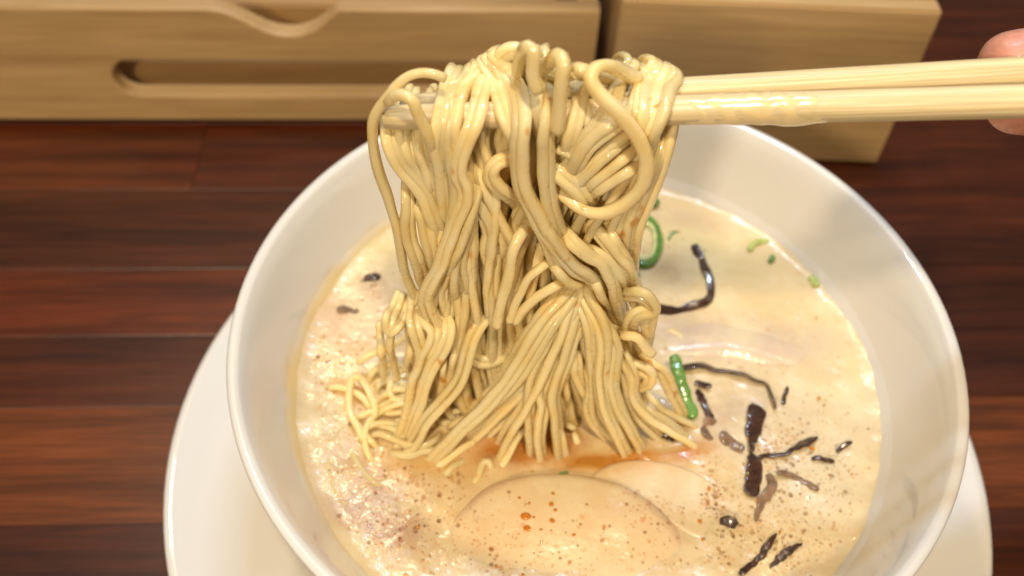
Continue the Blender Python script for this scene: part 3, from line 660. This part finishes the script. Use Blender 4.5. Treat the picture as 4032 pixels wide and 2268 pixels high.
 ('M', [(700, 320), (760, 440), (830, 560), (880, 680), (870, 800), (860, 930), (890, 1060), (940, 1170), (1000, 1280), (1040, 1370)], dict(d0=.6, soup=True)),
 ('M', [(760, 560), (800, 660), (870, 740), (930, 820), (960, 920), (970, 1020), (1020, 1120), (1100, 1210), (1180, 1290)], dict(d0=.4, soup=True)),
 ('M', [(870, 600), (930, 700), (980, 790), (1010, 880), (1000, 980), (1040, 1070), (1140, 1160), (1260, 1240), (1390, 1320)], dict(d0=.6, soup=True)),
 ('M', [(720, 640), (740, 780), (760, 920), (780, 1050), (830, 1180), (890, 1290), (940, 1390)], dict(d0=1.6, soup=True)),
 ('M', [(690, 700), (700, 840), (710, 960), (690, 1080), (720, 1180), (800, 1260)], dict(d0=.8, soup=True)),
 ('M', [(920, 700), (980, 770), (1060, 800), (1120, 850), (1110, 930), (1050, 960), (990, 960)], dict(d0=0, d1=1)),
 ('M', [(1030, 700), (1110, 770), (1190, 810), (1240, 880), (1280, 980), (1330, 1080), (1360, 1170)], dict(d0=-1, soup=True)),
 ('M', [(1060, 960), (1120, 1040), (1200, 1110), (1290, 1160), (1370, 1210)], dict(d0=-2, soup=True)),
 ('M', [(980, 1000), (1060, 1090), (1160, 1150), (1260, 1210), (1340, 1280)], dict(d0=0, soup=True)),
 ('M', [(500, 510), (560, 525), (620, 520), (680, 500)], dict(d0=-1.5, d1=-1.5)),
 ('M', [(510, 590), (570, 605), (640, 600)], dict(d0=-2, d1=-2)),
 # lower left strands reaching the nest
 ('N', [(1000, 60), (1010, 160), (1080, 250), (1060, 360), (1000, 480), (960, 600), (910, 720), (880, 850), (850, 980), (810, 1110), (790, 1200)], dict(d0=1.0, soup=True)),
 ('N', [(880, 40), (870, 140), (900, 250), (940, 360), (960, 470), (940, 600), (900, 720), (870, 840)], dict(d0=.6, d1=2)),
 ('N', [(1180, 120), (1215, 210), (1200, 330), (1150, 450), (1090, 540), (1040, 660), (990, 780), (960, 900), (920, 1010), (880, 1120), (850, 1230)], dict(d0=1.2, soup=True, r=.00142)),
 ('N', [(1110, 180), (1150, 260), (1120, 380), (1070, 480), (1010, 600)], dict(d0=.6, d1=1)),
 ('N', [(1640, 120), (1560, 220), (1500, 330), (1460, 460), (1430, 600), (1390, 720), (1320, 830), (1220, 940), (1120, 1050), (1040, 1160), (980, 1280), (900, 1380), (800, 1420)], dict(d0=.8, soup=True)),
 ('N', [(1230, 430), (1200, 560), (1190, 700), (1160, 820), (1120, 900)], dict(d0=-1, d1=0)),
 ('N', [(1350, 380), (1290, 500), (1270, 640), (1240, 780), (1260, 880)], dict(d0=-1.5, d1=0)),
 ('N', [(1300, 440), (1420, 490), (1520, 560), (1640, 570), (1740, 520), (1820, 430)], dict(d0=-2, d1=-2)),
 ('N', [(700, 20), (650, 120), (645, 200), (690, 270), (770, 230), (830, 140)], dict(d0=-2, d1=0)),
 ('N', [(760, 40), (720, 160), (700, 300), (690, 420), (720, 540)], dict(d0=-2, d1=-1)),
 ('N', [(870, 300), (880, 420), (860, 540), (880, 640)], dict(d0=-1, d1=0)),
 ('N', [(600, 330), (610, 440), (620, 540)], dict(d0=-1, d1=0)),
]
for fr, pts, kw in S:
    hang(fr, pts, **kw)
    if len(pts) > 5 and not kw.get('f1') and not kw.get('f0') and 'dl' not in kw:      # strands cling together in pairs
        kw2 = dict(kw); kw2['d0'] = kw.get('d0', 0) - random.uniform(.5, 1.1)
        if 'd1' in kw: kw2['d1'] = kw['d1'] - random.uniform(.3, 1.2)
        kw2['r'] = NR * random.uniform(.92, 1.05)
        a_ = np.array(pts, float); tg = np.gradient(a_, axis=0); nm = np.stack([-tg[:, 1], tg[:, 0]], 1); nm /= np.linalg.norm(nm, axis=1)[:, None] + 1e-9
        mx_ = np.mean([src(fr, p)[0] for p in pts]); sg = random.choice([-1, 1])
        if mx_ > 2380: sg = -np.sign(nm[:, 0].mean())
        elif mx_ < 1720: sg = np.sign(nm[:, 0].mean())
        k_ = sg * FR[fr][2] * np.linspace(random.uniform(20, 30), random.uniform(16, 34), len(pts))
        hang(fr, [tuple(v) for v in a_ + nm * k_[:, None]], **kw2)

# ---- inner and back strands that give the hank its volume
Lb = [(200, 1010), (300, 985), (350, 975), (400, 995), (500, 1030), (600, 1035), (700, 1035), (800, 1030), (900, 1010), (1000, 1010), (1100, 1060), (1200, 1080)]
Rb = [(200, 1690), (300, 1685), (350, 1680), (400, 1662), (500, 1618), (600, 1580), (700, 1575), (800, 1600), (900, 1640), (1000, 1690), (1100, 1700), (1200, 1690)]
fi = lambda tab, y: np.interp(y, [a for a, b in tab], [b for a, b in tab])
def fill(n, y_from, ya, yb, u0=.02, u1=.98):
    for i in range(n):
        u = u0 + (u1 - u0) * (i + random.uniform(.1, .9)) / n
        uu = min(.97, max(.03, u * .75 + random.choice([.02, .12, .2])))
        Y0 = random.uniform(ya, yb); ph = random.uniform(0, 6.28); am = random.uniform(4, 14); pts = []
        y = y_from + random.uniform(-8, 8)
        x0 = fi(Lb, y) + (fi(Rb, y) - fi(Lb, y)) * u
        p0 = at_y((x0 * SC, y * SC), Y0)
        while y < 1250:
            t = min(1, (y - y_from) / 500); l, r_ = fi(Lb, y) + 14, fi(Rb, y) - 14
            x = l + (r_ - l) * (u * (1 - t) + uu * t) + am * math.sin(ph + y / 75)
            p = at_y((x * SC, y * SC), Y0 + .0025 * math.sin(ph + y / 160) * min(1, max(0, y - y_from - 40) / 200))
            pts.append(p); y += 55
            if p[2] < ZS - .002: break
        if Y0 > -.006:
            a = pts[0]; pts = [a + np.array([0, -.010, .000]), a + np.array([0, -.006, .0042]), a + np.array([0, -.002, .0036])] + pts
        noodle(pts, hank, NR, 1.6)
fill(20, 250, -.0040, -.0005)
fill(18, 235, -.0005, .0035)
fill(22, 298, -.0152, -.0135, .0, .36)
fill(15, 298, -.0152, -.0135, .58, 1.)
fill(18, 300, -.0125, -.0090)
fill(12, 298, -.0130, -.0110, .30, .66)

# ---- nest on the broth
def lay(fr, pts, h=1.5, h1=None, r=NR, sink=True):
    h1 = h if h1 is None else h1; n = len(pts)
    out = [at_z(src(fr, p), ZS + (h + (h1 - h) * i / (n - 1)) / 1000) for i, p in enumerate(pts)]
    if sink:
        for e in (0, -1):
            out[e] = out[e] + np.array([0, 0, -.002])
    return noodle(out, nest, r)
NEST = [
 ('N', [(540, 1040), (540, 960), (510, 880), (470, 790), (410, 700), (350, 680), (320, 750), (300, 860), (300, 980), (330, 1080), (390, 1180), (420, 1260)], 5, 2),
 ('N', [(1070, 925), (950, 930), (820, 940), (680, 975), (570, 1040), (490, 1120), (455, 1220), (460, 1330), (490, 1430), (530, 1500)], 4.5, 0),
 ('N', [(520, 1200), (600, 1225), (700, 1270), (800, 1310), (900, 1340), (1010, 1340), (1110, 1290), (1160, 1200)], 3, 2),
 ('N', [(890, 610), (800, 575), (700, 565), (600, 590), (520, 650), (480, 720)], 3.5, 2),
 ('N', [(780, 660), (720, 720), (690, 800), (710, 880), (780, 910), (850, 870)], 3, 3),
 ('N', [(100, 760), (190, 780), (280, 800), (400, 860), (470, 920), (520, 1000)], 1, 2),
 ('N', [(1280, 620), (1340, 670), (1430, 710), (1510, 790), (1570, 890), (1600, 1000), (1570, 1100), (1480, 1180), (1380, 1220), (1280, 1235), (1215, 1225)], 14, 7),
 ('N', [(385, 520), (470, 490), (560, 450), (660, 400), (760, 350), (840, 300), (880, 240)], 6, 12),
 ('N', [(340, 1050), (440, 1040), (540, 1000), (640, 950), (740, 870)], 2, 3),
 ('N', [(560, 1140), (660, 1170), (760, 1190), (880, 1150), (980, 1080)], 1.5, 2),
 ('N', [(500, 760), (600, 720), (720, 700), (820, 720)], 1, 2),
 ('N', [(560, 900), (660, 850), (780, 800), (880, 780)], 1.5, 2),
 ('N', [(1250, 1130), (1350, 1110), (1450, 1070), (1540, 1000)], 4, 5),
 ('N', [(1080, 1010), (1180, 1000), (1300, 1010), (1420, 990), (1520, 960)], 2, 3),
 ('N', [(680, 1370), (780, 1420), (880, 1430), (1000, 1390), (1120, 1380), (1220, 1300)], 1, 2),
 ('C', [(340, 600), (310, 690), (325, 780), (360, 880), (430, 960), (520, 1010)], -1.1, -1.3),
 ('C', [(430, 560), (480, 650), (540, 750), (620, 830), (720, 870)], -.6, -1.3),
 ('C', [(1215, 815), (1262, 760), (1285, 690), (1320, 668), (1355, 700)], -.2, 2),
 ('C', [(1560, 430), (1500, 540), (1440, 650), (1380, 740)], 6, -.2),
 ('C', [(960, 720), (1060, 660), (1160, 590), (1240, 520)], 0, 3),
 ('C', [(1000, 800), (1090, 720), (1180, 640)], -.4, .8),
 ('D', [(330, 1040), (420, 1040), (490, 1090), (510, 1170)], -.4, -.2),
]
for f, p, a, b in NEST: lay(f, p, a, b)
for i in range(24):                              # tangled curls underneath
    cx, cy = random.uniform(620, 1350), random.uniform(650, 1330); a0 = random.uniform(0, 6.28); rr_ = random.uniform(90, 200); sw = random.choice([-1, 1]) * random.uniform(2, 4)
    pts = [(cx + rr_ * math.cos(a0 + sw * t) * (1 + .3 * t), cy + rr_ * .7 * math.sin(a0 + sw * t)) for t in np.linspace(0, 1, 7)]
    lay('N', pts, random.uniform(-.5, 2.2), random.uniform(-.5, 2.2))

# the broth climbs a little where strands enter it
co_ = np.empty(len(broth.data.vertices) * 3); broth.data.vertices.foreach_get('co', co_); co_ = co_.reshape(-1, 3); add = np.zeros(len(co_))
for e in SOUP_ENDS: add = np.maximum(add, .0007 * np.exp(-(((co_[:, :2] - e[:2]) ** 2).sum(1)) / .0035 ** 2))
co_[:, 2] += add; broth.data.vertices.foreach_set('co', co_.ravel()); broth.data.update()
bv.clear(); bf.clear(); bc.clear()
for e in SOUP_ENDS:
    for k in range(9):
        a = random.uniform(0, 6.28); d = random.uniform(.0012, .0042); x, y = e[0] + d * math.cos(a), e[1] + d * math.sin(a) - .0006
        dome((x, y, broth_z(x, y) + .0005 * math.exp(-(d / .0035) ** 2)), random.uniform(.00018, .0005), (.93, .84, .62), 10, 4)
bub2 = mesh_obj('bubbles', bv, bf, M['bubble'], broth); tag(bub2, kind='stuff'); set_tint(bub2, np.array(bc))
# ================================================================== chopsticks
def chopstick(pa, pb, ra_, rb2, label, sq):
    pa, pb = np.array(pa), np.array(pb); L_ = np.linalg.norm(pb - pa); n = 40
    t = np.linspace(0, 1, n); path = pa + (pb - pa) * t[:, None]
    r = ra_ + (rb2 - ra_) * t; r[0] *= .90
    V, F = tube(path, r, r, 28, .3, 0, sq=sq)
    ax = (pb - pa) / L_
    # local frame so that the grain runs along the stick
    q = Vector(ax).to_track_quat('X', 'Z'); Mx = Matrix.Translation(Vector(pa)) @ q.to_matrix().to_4x4()
    me_o = mesh_obj('chopstick', V, F, M['chop']); me_o.data.transform(Mx.inverted()); me_o.matrix_world = Mx
    tag(me_o, label, 'chopstick', 'pair of chopsticks'); return me_o
fa = at_y(src('d', (968, 296)), -.0150); fb = at_y(src('d', (2576, 255)), -.0150)
fb2 = fa + (fb - fa) * 1.75
c1 = chopstick(fa, fb2, .00262, .00395, 'front wooden chopstick whose blunt tip shows left of the noodles', .12)
ba = at_y(src('d', (1010, 268)), -.0092); bb = at_y(src('d', (2576, 183)), -.0055)
bb2 = ba + (bb - ba) * 1.75
c2 = chopstick(ba, bb2, .0026, .0038, 'rear wooden chopstick seen above the front one, angled slightly upward', .12)

# wet broth film clinging to the front chopstick
fv, ff = [], []
ax = (fb - fa) / np.linalg.norm(fb - fa); tot_l = np.linalg.norm(fb - fa)
up = np.array([0, 0, 1.]); up -= ax * (up @ ax); up /= np.linalg.norm(up); sd = np.cross(ax, up)
nl, nc = 60, 18
for i in range(nl):
    t = .46 + (.715 - .46) * i / (nl - 1); c = fa + (fb - fa) * t; R0 = .00262 + (.00395 - .00262) * t / 1.75
    e = math.sin(math.pi * i / (nl - 1)) ** .35
    for k in range(nc):
        a = 2 * math.pi * k / nc; dn = max(0, -math.sin(a)) ** 2
        sag = dn * (.0009 * math.exp(-((t - .655) / .035) ** 2) + .0002)
        th = R0 - .00025 + e * (.00042 + sag + .00006 * math.sin(31 * t * 6 + 3 * a) + .00005 * math.sin(140 * t + a))
        fv.append(c + sd * math.cos(a) * th + up * math.sin(a) * th)
for i in range(nl - 1):
    for k in range(nc):
        k2 = (k + 1) % nc; ff.append((i * nc + k, i * nc + k2, (i + 1) * nc + k2, (i + 1) * nc + k))
film = mesh_obj('broth_film', fv, ff, M['film']); film.parent = c1; film.matrix_parent_inverse = c1.matrix_world.inverted()
film['label'] = 'glossy broth clinging to the chopstick'

# ================================================================== meat slices
def slice_(name, outline, hfun, label, edge_drop=.004, tint=None, dome_h=None):
    o = np.array([at_z(src('d', p), ZS) for p in outline]); 
    closed = np.vstack([o, o[:1]]); path, _ = spline(closed, .0025); path = path[:-1]
    c = path.mean(0); n = len(path); V, F = [c], []
    K = 26
    for j in range(1, K + 1):
        s = j / K
        for i in range(n): V.append(c + (path[i] - c) * (s if j < K else 1.0))
    V = np.array(V); nn = noise2(V[:, :2] * 1.0)
    sval = np.concatenate([[0], np.repeat(np.arange(1, K + 1) / K, n)])
    V[:, 2] = ZS + np.array([hfun(p) for p in V]) + nn * .00025 - edge_drop * np.clip((sval - .84) / .16, 0, 1) ** 2.4
    if dome_h: V[:, 2] = ZS + dome_h * (1 - sval ** 2 * 1.5) + nn * .00025
    for i in range(n): F.append((0, 1 + i, 1 + (i + 1) % n))
    for j in range(K - 1):
        for i in range(n):
            a = 1 + j * n; b = 1 + (j + 1) * n; i2 = (i + 1) % n; F.append((a + i, b + i, b + i2, a + i2))
    ob = mesh_obj(name, V, F, M['meat'])
    cols = tint_at(V) * .5 + np.array([.77, .59, .375]) * .5
    e = np.clip((sval - .80) / .16, 0, 1)[:, None] if not dome_h else np.clip(1.4 - sval, .3, 1)[:, None]
    if tint is not None: cols = cols * (1 - .75 * e) + np.array(tint) * .75 * e
    set_tint(ob, np.clip(cols, 0, 1)); tag(ob, label, 'meat'); return ob
slice_('chicken_slice', [(1150, 1275), (1220, 1222), (1300, 1196), (1400, 1186), (1490, 1196), (1570, 1220), (1650, 1265), (1720, 1325), (1760, 1400), (1760, 1500), (1680, 1580), (1500, 1620), (1280, 1600), (1120, 1520), (1080, 1400), (1100, 1320)],
       slice_h, 'large pale chicken slice nearest the camera, half under the froth', tint=(.68, .45, .30))
slice_('chicken_slice', [(1470, 1200), (1510, 1170), (1590, 1154), (1680, 1160), (1760, 1184), (1830, 1230), (1870, 1290), (1850, 1350), (1780, 1370), (1700, 1330), (1600, 1260), (1480, 1215)],
       lambda p: .0016 - .07 * max(0, p[0] - .012), 'narrow pale chicken slice tucked behind the large one', tint=(.70, .52, .34))
slice_('chicken_slice', [(1640, 830), (1740, 800), (1860, 815), (1980, 850), (2060, 890), (2040, 925), (1940, 925), (1820, 905), (1700, 900), (1630, 880)],
       lambda p: .0004, 'greyish pink meat slice sunk behind the black mushroom strips', tint=(.54, .43, .37), dome_h=.0018)
for (p, r) in oil_jobs:
    o = bpy.data.objects.new('oil_drop', drop_me); C.objects.link(o); o.parent = broth
    rr_ = r * .062 / 1000 * 1.35; zz = ZS + .0004
    px = to_px([p])[0]
    if 1100 < px[0] < 1740 and px[1] > 1200: zz = max(ZS + .0002, ZS + slice_h(p) + .0002)
    o.location = (p[0], p[1], zz); o.scale = (rr_ * random.uniform(.85, 1.2), rr_ * random.uniform(.9, 1.5), rr_)
    o.rotation_euler = (0, 0, random.uniform(0, 3))

# ================================================================== wood ear mushroom strips
def strip(name, fr, pts, wpx, label, cat, mat, h=.8, thick=.0007, wprof=None, group=None, h1=None, wn=1.0, tw=0., wv=.5):
    q = [src(fr, p) for p in pts]; n = len(q); h1 = h if h1 is None else h1
    P3 = [at_z(a, ZS + (h + (h1 - h) * i / max(1, n - 1)) / 1000) for i, a in enumerate(q)]
    path, ln = spline(P3, .0008); m = len(path)
    sc = (np.linalg.norm(at_z(q[0], ZS) - at_z((q[0][0] + 100, q[0][1]), ZS)) / 100) / FR[fr][2]
    w = np.full(m, wpx * sc / 2)
    t = np.linspace(0, 1, m)
    if wprof is not None: w = w * np.interp(t, [a for a, b in wprof], [b for a, b in wprof])
    w = w * (1 + wn * .16 * np.sin(t * ln * 900 + random.uniform(0, 6)) + wn * .10 * np.sin(t * ln * 2100 + random.uniform(0, 6))); w[0] *= .7; w[-1] *= .6
    path[:, 2] += (.0007 * wv) * np.sin(t * max(5, ln * 420) + random.uniform(0, 6)); path[:, 0] += .00018 * np.sin(t * 26 + random.uniform(0, 6)); path[:, 1] += .00018 * np.sin(t * 33 + random.uniform(0, 6))
    V, F = tube(path, w, np.full(m, thick / 2) * (1 + .15 * np.sin(t * 31)), 12, random.uniform(-.5, .5) * (tw > 0), random.choice([-1, 1]) * tw * random.uniform(.4, 1), sq=.7, up=(random.uniform(-.3, .3), -.25, 1))
    o = mesh_obj(name, V, F, mat); tag(o, label, cat, group); return o
G = 'wood ear mushroom strips in the broth'
mm, mp = M['mushroom'], M['mushroom_pale']
leaf = [(0, .8), (.15, 1), (.5, .95), (.75, .45), (1, .25)]
MU = [
 ('D', [(575, 460), (610, 530), (650, 620), (680, 710), (690, 790), (650, 840), (570, 868), (480, 895), (390, 905), (320, 890)], 62, 'long curled brown mushroom strip hooked round behind the noodles, top of the broth', mm, 1.4, [(0, .9), (.4, .75), (.6, .8), (1, 1.1)]),
 ('E', [(310, 80), (420, 70), (560, 92), (680, 118), (780, 152), (855, 172), (890, 220), (908, 290), (920, 350)], 50, 'long black mushroom strip bent downward at its right end beside the green onion stick', mm, 1.6, None),
 ('E', [(1004, 215), (985, 260), (975, 318)], 24, 'tiny thin mushroom sliver right of the long bent black strip', mm, .7, None),
 ('E', [(395, 180), (440, 185), (500, 212)], 42, 'short dark mushroom stub just right of the green onion stick', mm, 1.4, None),
 ('E', [(415, 220), (440, 290), (470, 360), (510, 415)], 40, 'slim mushroom strip running down beside the green onion stick', mm, .5, None),
 ('E', [(500, 415), (490, 470), (470, 545)], 95, 'wide grey brown mushroom flap under the tip of the green onion stick', mp, .3, None),
 ('E', [(560, 520), (630, 570), (710, 620)], 70, 'grey brown mushroom flap half sunk left of the upright leaf strip', mp, .3, None),
 ('E', [(795, 330), (795, 410), (780, 490), (772, 560), (765, 640)], 105, 'upright glossy black leaf shaped mushroom piece pointing down to a thin stem', mm, 1.9, leaf),
 ('E', [(745, 660), (785, 700), (785, 780), (775, 860), (750, 920)], 105, 'thick folded dark mushroom piece at the centre of the star of strips', mm, 1.5, [(0, .6), (.3, 1), (.8, .95), (1, .6)]),
 ('E', [(810, 665), (890, 650), (980, 652), (1050, 615), (1120, 570), (1205, 530)], 62, 'mushroom strip reaching right with a leaf shaped tip', mm, 1.1, [(0, .5), (.5, .45), (.75, 1.1), (.9, .9), (1, .3)]),
 ('E', [(1165, 678), (1240, 684), (1315, 692)], 30, 'thin straight mushroom sliver right of the star of strips', mm, .6, None),
 ('E', [(1325, 618), (1370, 595), (1420, 575)], 30, 'small slanted mushroom sliver nearest the right side of the bowl', mm, .7, None),
 ('E', [(930, 772), (1020, 782), (1110, 820), (1200, 885)], 36, 'thin brown mushroom strip curving to the lower right, half under froth', mp, .5, None),
 ('E', [(875, 775), (908, 820), (890, 890), (840, 950), (815, 1020), (792, 1085)], 62, 'brown mushroom strip trailing down below the folded piece', mp, .8, [(0, .8), (.3, 1), (.6, .9), (1, .4)]),
 ('E', [(565, 1085), (610, 1095), (665, 1115)], 75, 'short curled dark mushroom stub between chicken slice and trailing strip', mm, 1.0, None),
 ('E', [(925, 1178), (870, 1255), (830, 1315), (770, 1370), (690, 1440)], 48, 'mushroom strip running down to the bottom edge, left one of two slanted strips', mm, .8, [(0, .5), (.4, 1), (.6, .7), (1, .9)]),
 ('E', [(1100, 1235), (1020, 1282), (950, 1332), (895, 1385)], 50, 'slanted leaf shaped mushroom strip, right one of two near the bottom edge', mm, .8, [(0, .2), (.4, 1), (.7, .9), (1, .3)]),
 ('E', [(80, 485), (160, 510), (260, 560)], 50, 'dark mushroom piece under the right ends of the noodles', mm, .6, None),
 ('d', [(905, 703), (925, 698), (955, 700)], 22, 'small dark mushroom bit in the froth upper left of the noodles', mm, .3, None),
 ('d', [(850, 782), (875, 778), (900, 785)], 20, 'grey mushroom bit in the froth below the upper left one', mp, .2, None),
 ('d', [(1080, 618), (1090, 610), (1098, 600)], 16, 'tiny dark mushroom bit showing through the gap in the hanging noodles', mm, .6, None),
]
for fr, p, wd, lab, mt, h, wp in MU: strip('mushroom_strip', fr, p, wd * 1.1, lab, 'mushroom', mt, h * .7, wprof=wp, group=G, wn=.4, tw=.022, wv=.9)

# ================================================================== green onions
G2 = 'green onion pieces'
strip('green_onion', 'E', [(255, -8), (282, 100), (312, 205), (350, 310), (392, 410)], 74, 'bright green onion stick standing at the right edge of the noodles', 'green onion', M['onion'], 8.0, .0012, group=G2, wn=.25, h1=.8)
strip('green_onion', 'D', [(270, 175), (300, 170), (335, 165)], 70, 'small dark green onion chip high up right behind the noodles', 'green onion', M['onion'], 1.4, .0016, group=G2, wn=.25)
strip('green_onion', 'D', [(182, 600), (185, 650), (180, 705)], 40, 'green onion piece just under the large onion ring beside the noodles', 'green onion', M['onion'], 1.0, .0012, group=G2, wn=.25)
strip('green_onion', 'D', [(445, 365), (415, 385), (400, 420)], 22, 'faint green onion sliver right of the large onion ring', 'green onion', M['onion'], .3, .001, group=G2, wn=.25)
strip('green_onion', 'D', [(945, 495), (975, 450), (1030, 428), (1085, 425)], 40, 'pale curved onion sliver near the back right edge of the broth', 'green onion', M['onion_pale'], .8, .0014, group=G2, wn=.25)
strip('green_onion', 'D', [(1085, 570), (1100, 545), (1110, 525)], 40, 'tiny green onion crumb under the pale curved sliver', 'green onion', M['onion'], .6, .0012, group=G2, wn=.25)
strip('green_onion', 'D', [(1350, 670), (1385, 690), (1400, 740)], 55, 'pale onion bit at the right edge of the broth by the chopstick shadow', 'green onion', M['onion_pale'], .8, .0014, group=G2, wn=.25)
strip('green_onion', 'C', [(1768, 744), (1800, 742), (1832, 744)], 14, 'tiny dark green onion speck on the rear edge of the chicken slice', 'green onion', M['onion'], 1.9, .0006, group=G2, wn=.25)
ring = empty('onion_ring', tuple(at_z(src('D', (240, 430)), ZS))); tag(ring, 'green onion ring floating right behind the hanging noodles', 'green onion', G2)
def oring(name, rx, ry, w_, t_, mat, h):
    P3 = []
    for a in np.linspace(0, 2 * np.pi, 40, endpoint=False):
        P3.append(at_z(src('D', (238 + rx * math.cos(a), 432 + ry * math.sin(a))), ZS + h))
    n = len(P3); path = np.array(P3); V = []; F = []; c = path.mean(0)
    for i in range(n):
        rd = path[i] - c; rd /= np.linalg.norm(rd)
        for k in range(8):
            b = 2 * math.pi * k / 8; V.append(path[i] + rd * w_ * math.cos(b) + np.array([0, 0, t_ * math.sin(b)]))
    for i in range(n):
        for k in range(8):
            i2, k2 = (i + 1) % n, (k + 1) % 8; F.append((i * 8 + k, i * 8 + k2, i2 * 8 + k2, i2 * 8 + k))
    return mesh_obj(name, V, F, mat, ring)
oring('outer_layer', 100, 158, .0015, .0014, M['onion'], .0010)
oring('inner_layer', 74, 122, .0013, .0012, M['onion_core'], .0009)

# ================================================================== hand holding the chopsticks
def hand():
    wr = (.262, .010, .118)
    ti = tuple(at_y(src('d', (2458, 172)), .0050)); tm = tuple(at_y(src('d', (2482, 256)), .0105))
    ch = {'index': [ti, (ti[0] + .022, .0075, ti[2] + .0035), (.137, .0120, .1900), (.176, .0170, .1800)],
          'middle': [tm, (tm[0] + .024, .0125, tm[2] - .001), (.146, .0165, .1600), (.182, .0190, .1630)],
          'ring': [(.112, .0060, .1400), (.128, .0110, .1340), (.156, .0160, .1410), (.187, .0190, .1490)],
          'little': [(.132, .0060, .1270), (.146, .0110, .1200), (.168, .0150, .1250), (.192, .0170, .1340)],
          'thumb': [(.108, -.0285, .1880), (.138, -.0285, .1900), (.172, -.0170, .1760), (.215, -.004, .150)]}
    rads = {'index': [.0072, .0080, .0088, .0120], 'middle': [.0074, .0082, .0090, .0120], 'ring': [.0068, .0076, .0084, .0118], 'little': [.0058, .0064, .0072, .0110], 'thumb': [.0085, .0098, .0110, .0155]}
    bm = bmesh.new()
    def chain(pts, rs):
        path, ln = spline(pts, .002); n = len(path); t = np.linspace(0, 1, n)
        r = np.interp(t, np.linspace(0, 1, len(rs)), rs)
        d0 = np.linalg.norm(path - path[0], axis=1); R0 = rs[0]
        r = r * np.sqrt(np.clip(1 - np.clip(1 - d0 / R0, 0, 1) ** 2, .02, 1))
        V, F = tube(path, r, r * .94, 20, 0, 0)
        vs = [bm.verts.new(v) for v in V]
        for f in F: bm.faces.new([vs[k] for k in f])
    for k, pts in ch.items(): chain(pts + [(.222, .012, .142) if k != 'thumb' else (.25, .006, .128)], rads[k] + [.0165])
    chain([(.195, .017, .150), (.222, .012, .142), wr, (.33, -.02, .09), (.42, -.06, .07)], [.019, .025, .026, .029, .034])
    me = bpy.data.meshes.new('hand'); bm.to_mesh(me); bm.free()
    o = bpy.data.objects.new('hand', me); C.objects.link(o)
    rm = o.modifiers.new('rm', 'REMESH'); rm.mode = 'VOXEL'; rm.voxel_size = .0012
    sm = o.modifiers.new('sm', 'SMOOTH'); sm.iterations = 6; sm.factor = .5
    dg = bpy.context.evaluated_depsgraph_get(); m2 = bpy.data.meshes.new_from_object(o.evaluated_get(dg))
    o.modifiers.clear(); o.data = m2; m2.materials.clear(); m2.materials.append(M['skin'])
    m2.polygons.foreach_set('use_smooth', [True] * len(m2.polygons))
    tag(o, 'hand gripping the chopsticks, only two pink fingertips in view', 'hand')
    def nail(tip, nxt, nrm, wd, ln):
        tip, nxt, nrm = np.array(tip), np.array(nxt), np.array(nrm, float)
        ax = tip - nxt; ax /= np.linalg.norm(ax); nrm -= ax * (nrm @ ax); nrm /= np.linalg.norm(nrm); sd_ = np.cross(ax, nrm); V, F = [], []
        for lay_ in (0, 1):
            for i in range(9):
                for j in range(7):
                    u, v = i / 8 * 2 - 1, j / 6 * 2 - 1
                    e = 1 - .35 * max(0, u) ** 2.5
                    V.append(tip + ax * (u * ln / 2 - .0088) + sd_ * v * wd / 2 * e + nrm * (.0067 * math.sqrt(max(0, 1 - (v * .68) ** 2)) - .0003 - .0022 * max(0, u) ** 2 - lay_ * .0005))
        for l in (0, 1):
            for i in range(8):
                for j in range(6):
                    a = l * 63 + i * 7 + j; f = (a, a + 1, a + 8, a + 7); F.append(f if l else f[::-1])
        n_ = mesh_obj('nail', V, F, M['nail'], o)
    nail(ch['index'][0], ch['index'][1], (-.15, .8, .6), .0095, .0115)
    nail(ch['middle'][0], ch['middle'][1], (0, .9, .3), .0095, .0115)
    nail(ch['thumb'][0], ch['thumb'][1], (0, -.8, .6), .012, .013)
hand()
